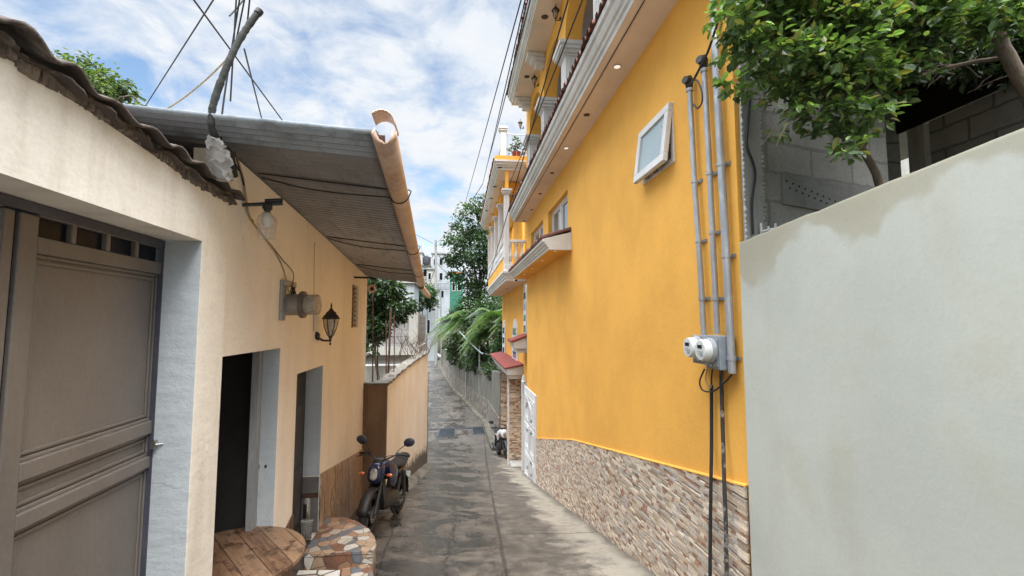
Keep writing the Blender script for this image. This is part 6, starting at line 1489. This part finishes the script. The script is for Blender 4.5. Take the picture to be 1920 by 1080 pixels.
# block shed with a dark sloping roof
xs = 4.4; sd_ = thing('block_shed', 'dark concrete block shed with a sagging black roof behind the grey wall', 'shed', (5.2, 3, -.6))
def sx(px, py): d = ray(px, py); q = d*(xs/d.x); return q.y, q.z
yl = sx(1742, 240)[0]; za, zb2 = sx(1742, 228), sx(1915, 152)
m = MB(); topz = lambda y: za[1]+(zb2[1]-za[1])*(y-za[0])/(zb2[0]-za[0])
m.hexa([(xs,yl,-1),(xs+.15,yl,-1),(xs+.15,-.5,-1),(xs,-.5,-1),(xs,yl,topz(yl)),(xs+.15,yl,topz(yl)),(xs+.15,-.5,topz(-.5)),(xs,-.5,topz(-.5))]); m.build('wall', MT['block_y'], sd_, smooth=False)
m = MB(); m.box(xs-.06, xs+.14, yl+.002, yl+.16, -1, topz(yl)-.02); m.build('post', MT['concrete'], sd_, smooth=False)
m = MB(); m.box(xs-.34, xs-.05, yl+.25, yl+.5, -1, topz(yl)+.2); m.build('pier', MT['block_y'], sd_, smooth=False)
m = MB(); m.hexa([(xs-.08,yl+.35,topz(yl)-.02),(xs-.05,yl+.35,topz(yl)-.02),(xs-.05,-.6,topz(-.6)-.02),(xs-.08,-.6,topz(-.6)-.02),(xs-.08,yl+.35,topz(yl)+.34),(xs-.05,yl+.35,topz(yl)+.34),(xs-.05,-.6,topz(-.6)+.34),(xs-.08,-.6,topz(-.6)+.34)]); m.build('eave_shade', MT['shedroof_shade'], sd_, smooth=False)  # added dark board standing in for the shade under the roof overhang
m = MB(); n = 60
for i in range(n+1):
    y = -.8+(yl+1.1)*i/n; zz = topz(y)+.30+.02*math.sin(y*42)
    m.v += [(xs-.35, y, zz), (xs+.4, y, zz+.16), (xs+2.4, y, zz+.62)]; m.c += [None]*3
for i in range(n):
    for k in range(2): q = i*3+k; m.f.append((q, q+3, q+4, q+1))
m.build('roof', MT['shedroof_shade'], sd_, solid=.02)
for a, b, r_, lab in (((1640,162),(1812,190),.035,'long old timber beam poking out under the lime tree'), ((1700,160),(1830,172),.028,'second shorter timber beam above the long one'), ((1793,143),(1806,166),.03,'stub of timber standing on the beams by the shed roof')):
    p, q = PY(*a, 3.7), PY(*b, 3.9); d = (q-p).normalized(); m = MB(); m.tube([p, q], r_*1.2, 4); tag(m.build('timber_beam', MT['beam'], smooth=False), lab, 'beam')
pb = thing('pale_house', 'pale plastered house wall glimpsed through the lime leaves', 'house', (9, 8.5, 0))
m = MB(); m.box(4.2, 22, 8.5, 12, -1.5, 6.4); m.build('wall', MT['paleconc'], pb, smooth=False)
m = MB(); m.box(4.0, 22.2, 8.3, 12.2, 6.4, 6.6); m.build('roof', MT['paleconc'], pb, smooth=False)

# ------------------------------------------------------------------ lime tree over the grey wall
lt = thing('lime_tree', 'lime tree with glossy leaves and green fruit hanging over the grey wall', 'tree', tuple(PY(1655, 420, 2.75)))
tk = MB(); yb_ = 2.75
limb(tk, [PY(1672,460,yb_), PY(1648,345,yb_), PY(1610,262,yb_-.05), PY(1570,200,yb_-.1), PY(1500,110,yb_-.2)], .030, .012, 10, .004, 1)
limb(tk, [PY(1610,262,yb_-.05), PY(1640,190,yb_-.1), PY(1700,110,yb_)], .018, .008, 8, .004, 2)
limb(tk, [PY(1985,300,2.4), PY(1912,150,2.4), PY(1862,45,2.35), PY(1815,-60,2.3)], .042, .034, 10, .004, 4)
limb(tk, [PY(1893,108,2.4), PY(1780,125,2.6), PY(1680,160,2.7)], .016, .006, 7, .004, 5)
for a, b in (((1500,110),(1400,120)),((1540,160),(1450,60)),((1570,200),(1470,190)),((1850,20),(1700,30)),((1600,250),(1520,250))): limb(tk, [PY(*a,2.5), PY((a[0]+b[0])/2,(a[1]+b[1])/2-10,2.42), PY(*b,2.35)], .009, .004, 6, .004, 6)
_r = random.Random(33)
for i in range(60):
    px, py = _r.uniform(1680, 1920), _r.uniform(20, 150); y = _r.uniform(2.5, 3.0); p = PY(px, py, y); q = PY(px+_r.uniform(-90,-20), py+_r.uniform(-30,45), y+_r.uniform(-.1,.1)); tk.tube([p, p.lerp(q,.5)+Vector((0,0,.012)), q], [.005,.0035,.002], 5)
for i in range(40):
    px, py = _r.uniform(1380, 1680), _r.uniform(20, 240); y = _r.uniform(2.2, 2.45); p = PY(px, py, y); q = PY(px+_r.uniform(-60,20), py+_r.uniform(-10,50), y+_r.uniform(-.1,.1)); tk.tube([p, q], [.004,.002], 5)
tk.build('trunk', MT['bark'], lt)
cl = []; r = random.Random(21)
for px, py, rr, y in ((1375,30,.13,2.3),(1372,100,.09,2.3),(1365,165,.075,2.28),(1430,20,.16,2.35),(1430,90,.15,2.3),(1420,150,.11,2.32),(1490,50,.18,2.4),(1490,130,.17,2.35),(1475,185,.10,2.4),(1550,40,.19,2.35),(1560,120,.19,2.3),(1545,190,.15,2.3),(1530,240,.07,2.35),(1610,60,.2,2.3),(1615,150,.17,2.25),(1600,215,.13,2.25),(1590,265,.085,2.25),(1575,285,.05,2.25),(1668,60,.18,2.3),(1665,130,.13,2.3),(1640,185,.08,2.25),(1640,240,.06,2.25),(1725,40,.18,2.3),(1790,30,.18,2.25),(1850,20,.15,2.15),(1900,30,.14,2.1),(1480,250,.05,2.4),(1450,250,.035,2.42),(1395,60,.1,2.25),(1500,0,.2,2.3),(1600,0,.2,2.3),(1700,-10,.2,2.2),(1430,-40,.2,2.3),(1605,285,.06,2.25),(1655,215,.07,2.3),(1690,170,.09,2.3),(1700,110,.13,2.3),(1760,80,.13,2.3),(1565,230,.09,2.2),(1500,215,.07,2.3),(1560,-120,.28,2.5),(1440,-110,.2,2.4),(1700,-130,.3,2.5),(1840,-80,.22,2.4),(1640,-250,.25,2.6)):
    c = PY(px, py, y+r.uniform(-.08,.08)); cl.append((tuple(c), (rr*1.05, rr*1.3, rr*.85)))
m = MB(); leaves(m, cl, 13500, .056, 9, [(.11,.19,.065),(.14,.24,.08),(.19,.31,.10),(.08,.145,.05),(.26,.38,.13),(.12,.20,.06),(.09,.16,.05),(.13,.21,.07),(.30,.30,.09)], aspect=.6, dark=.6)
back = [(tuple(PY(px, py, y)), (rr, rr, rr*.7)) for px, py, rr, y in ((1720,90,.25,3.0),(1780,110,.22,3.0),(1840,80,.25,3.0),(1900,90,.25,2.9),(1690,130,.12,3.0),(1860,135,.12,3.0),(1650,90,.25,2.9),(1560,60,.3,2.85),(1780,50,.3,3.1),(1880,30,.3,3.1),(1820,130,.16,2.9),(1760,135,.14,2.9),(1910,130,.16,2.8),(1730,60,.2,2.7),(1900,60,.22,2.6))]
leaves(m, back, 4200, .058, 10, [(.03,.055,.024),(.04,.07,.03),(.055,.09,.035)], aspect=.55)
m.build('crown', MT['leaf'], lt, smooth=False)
for px, py in ((1556,50),(1592,165),(1588,148),(1622,258)):
    q = PY(px, py, 2.16); m = MB(); m.ball(q, .016, 12, 8); m.build('fruit', MT['fruit'], lt)

# tree beyond the garage roof
y_ = 7.5; t = thing('leafy_tree', 'rounded olive-green tree behind the garage house roof at the left', 'tree', tuple(PY(160, 700, y_)))
tk = MB(); limb(tk, [PY(150,600,y_), PY(165,330,y_), PY(190,220,y_)], .09, .03); limb(tk, [PY(190,220,y_), PY(240,180,y_), PY(270,200,y_)], .02, .008); tk.build('trunk', MT['bark'], t); cl = []
for px, py, rr in ((130,130,.25),(160,125,.30),(185,160,.38),(150,180,.42),(215,165,.28),(235,190,.28),(205,200,.35),(255,205,.16),(262,225,.16),(225,225,.30),(120,160,.3),(100,200,.4)):
    c = PY(px, py, y_+rnd.uniform(-.3,.3)); cl.append((tuple(c), (rr,rr,rr*.8)))
m = leaves(MB(), cl, 3000, .085, 31, [(.075,.115,.045),(.10,.145,.06),(.05,.085,.03),(.14,.18,.08)]); m.build('crown', MT['leaf'], t, smooth=False)

# ------------------------------------------------------------------ overhead cables
def cable(a, ya_, b, yb_, r, mat, label, k=.05):
    A, B = PY(*a, ya_), PY(*b, yb_)
    if a[1] < 5: A = A+(A-B).normalized()*(1.2 if ya_ < 4 else 3.0)      # runs on overhead, past the frame
    m = MB(); m.tube(sag(A, B, k), r, 6); return tag(m.build('overhead_cable', mat), label, 'cable')
cable((365,2),2.72,(540,240),5.0,.006,MT['cable'],'black overhead cable slanting down right across the mast', .0)
cable((405,-8),3.5,(272,200),7.0,.006,MT['cable'],'thin straight overhead cable slanting down left of the mast', .0)
cable((436,100),2.72,(262,224),3.6,.0055,MT['cable_tan'],'tan overhead cable sagging from the mast to the cottage roof', .07)
cable((458,92),2.7,(493,232),4.2,.005,MT['cable'],'thin black cable dropping right of the mast', .0)
for i, (a, b, lab) in enumerate((((444,-20),(432,190),'black cable running straight down the left side of the mast'), ((452,-20),(428,130),'second black cable taped along the mast'), ((462,-20),(436,110),'third black cable taped along the mast'), ((470,-20),(462,60),'short black cable meeting the mast tip'), ((430,30),(470,-20),'black cable crossing just below the mast tip'))):
    cable(a, 2.6, b, 2.7, .0045, MT['cable'], lab, .01)
m = MB(); P = [PY(*p, 2.66) for p in ((428,130),(418,200),(414,250),(418,280),(437,300),(448,320))]; m.tube(smoothpath(P, 4), .005, 6); tag(m.build('overhead_cable', MT['cable']), 'loose black cable hanging from the mast down to the plastic wrap', 'cable')
far = (815, 458)
labs = ['outermost overhead cable beside the yellow house, against the sky', 'second overhead cable from the sky side along the yellow house', 'overhead cable brushing the top eave of the yellow house', 'overhead cable crossing the upper columns', 'lowest overhead cable crossing the lower cornice']
for i, (p0, y0_, p1, y1_) in enumerate((((984,-30),5.0,(868,395),24), ((990,-30),4.6,(905,345),18), ((1000,-30),4.8,(912,315),15), ((1072,-30),4.2,(905,560),20), ((1100,-30),4.0,(955,345),12))):
    cable(p0, y0_, p1, y1_, .009, MT['cable'], labs[i], .06)
cable((868,395),24,far,43,.014,MT['cable'],'long cable running on from the balcony to the utility pole',.2)
cable((905,345),18,(817,462),43,.014,MT['cable'],'second long cable between the balcony eave and the utility pole',.3)
cable((780,440),43,far,43.0,.02,MT['cable'],'short cable left of the utility pole top',.0)
# pebbles by the kerb
r = random.Random(44)
for i, (px, py, s, lab) in enumerate(((787,888,.035,'largest pale stone by the kerb behind the motorcycle'),(772,902,.025,'small stone just left of the largest pale stone'),(752,915,.03,'stone lying nearest the motorcycle side stand'),(796,880,.02,'tiny stone touching the kerb'),(762,906,.018,'tiny stone between the two small stones'))):
    g = on_ground(px, py); m = MB(); m.ball((g.x, g.y, g.z+s*.5), (s*1.2, s, s*.8), 9, 6); m.v = [tuple(Vector(p)+s*.35*noise.noise_vector(Vector(p)*31)) for p in m.v]; tag(m.build('stone', MT['paleconc']), lab, 'stone', 'stones by the kerb')

# ------------------------------------------------------------------ camera, sky, sun
cd = bpy.data.cameras.new('camera'); cam = bpy.data.objects.new('camera', cd); COL.objects.link(cam); S.camera = cam
cd.sensor_width = 36; cd.lens = F/1920*36; cd.clip_start = .02; cd.clip_end = 5000
M3 = Matrix((RT, UP, -FW)).transposed(); cam.matrix_world = M3.to_4x4()
SUN_EL, SUN_AZ = R(57), R(170)        # azimuth clockwise from +Y: behind the camera, to the left
w = bpy.data.worlds.new('World'); S.world = w; w.use_nodes = True; nt = w.node_tree; bg = nt.nodes['Background']
sky = nt.nodes.new('ShaderNodeTexSky'); sky.sky_type = 'NISHITA'; sky.sun_disc = False; sky.sun_elevation = SUN_EL; sky.sun_rotation = SUN_AZ; sky.air_density = 1.2; sky.dust_density = .6; sky.ozone_density = 1.6
tc_ = nt.nodes.new('ShaderNodeTexCoord'); sp = nt.nodes.new('ShaderNodeSeparateXYZ'); lk(nt, tc_.outputs['Generated'], sp.inputs[0])
dz = math_(nt, 'ADD', math_(nt, 'MAXIMUM', sp.outputs[2], 0.0), .16)
cb = nt.nodes.new('ShaderNodeCombineXYZ'); lk(nt, math_(nt, 'DIVIDE', sp.outputs[0], dz), cb.inputs[0]); lk(nt, math_(nt, 'DIVIDE', sp.outputs[1], dz), cb.inputs[1])
n1 = noise_(nt, cb.outputs[0], 1.05, 4, .5, .2); n2 = noise_(nt, cb.outputs[0], 3.9, 9, .60, .35); n3 = noise_(nt, cb.outputs[0], 2.2, 6, .6)
cov = math_(nt, 'ADD', math_(nt, 'MULTIPLY', n1, .50), math_(nt, 'MULTIPLY', n2, .50))
mask = ramp(nt, cov, [(.385, 0.0), (.46, .6), (.53, 1.0)])
low = ramp(nt, sp.outputs[2], [(.02, .55), (.25, 0.0)])
mask = math_(nt, 'MAXIMUM', mask, low)
shade = ramp(nt, math_(nt, 'ADD', math_(nt, 'MULTIPLY', n2, .6), math_(nt, 'MULTIPLY', n3, .4)), [(.36, (.68,.77,.90)), (.46, (.80,.87,.96)), (.56, (.92,.95,.99))])
hi = ramp(nt, sp.outputs[2], [(.50, 1.0), (.9, ZEN)]) if False else math_(nt, 'ADD', 1.0, math_(nt, 'MULTIPLY', ramp(nt, sp.outputs[2], [(.60, 0.0), (.92, 1.0)]), 14.0))
skyc = mixc(nt, 1.0, sky.outputs[0], (.21,.215,.215), 'MULTIPLY')
cl_ = nt.nodes.new('ShaderNodeVectorMath'); cl_.operation = 'SCALE'; lk(nt, shade, cl_.inputs[0]); lk(nt, hi, cl_.inputs['Scale'])
mm = mixc(nt, mask, skyc, cl_.outputs[0])
# whole sky handed to the Background at strength 0.1, as the Nishita sky is physically bright
sc_ = nt.nodes.new('ShaderNodeVectorMath'); sc_.operation = 'SCALE'; sc_.inputs['Scale'].default_value = 10.0; lk(nt, mm, sc_.inputs[0])
lk(nt, sc_.outputs[0], bg.inputs[0]); bg.inputs[1].default_value = .10
sl = bpy.data.lights.new('sun', 'SUN'); sl.energy = 4.6; sl.angle = R(40); sl.color = (1, .96, .88); so = bpy.data.objects.new('sun', sl); COL.objects.link(so)
sd = Vector((math.sin(SUN_AZ)*math.cos(SUN_EL), math.cos(SUN_AZ)*math.cos(SUN_EL), math.sin(SUN_EL)))
so.rotation_euler = sd.to_track_quat('Z', 'Y').to_euler(); so.location = sd*30
S.view_settings.view_transform = 'Standard'; S.view_settings.look = 'None'; S.view_settings.exposure = 0; S.view_settings.gamma = 1
S.render.engine = 'CYCLES'; S.cycles.max_bounces = 8; S.cycles.diffuse_bounces = 5; S.cycles.transparent_max_bounces = 12
for o in list(COL.objects):
    if '_o' in o: del o['_o']
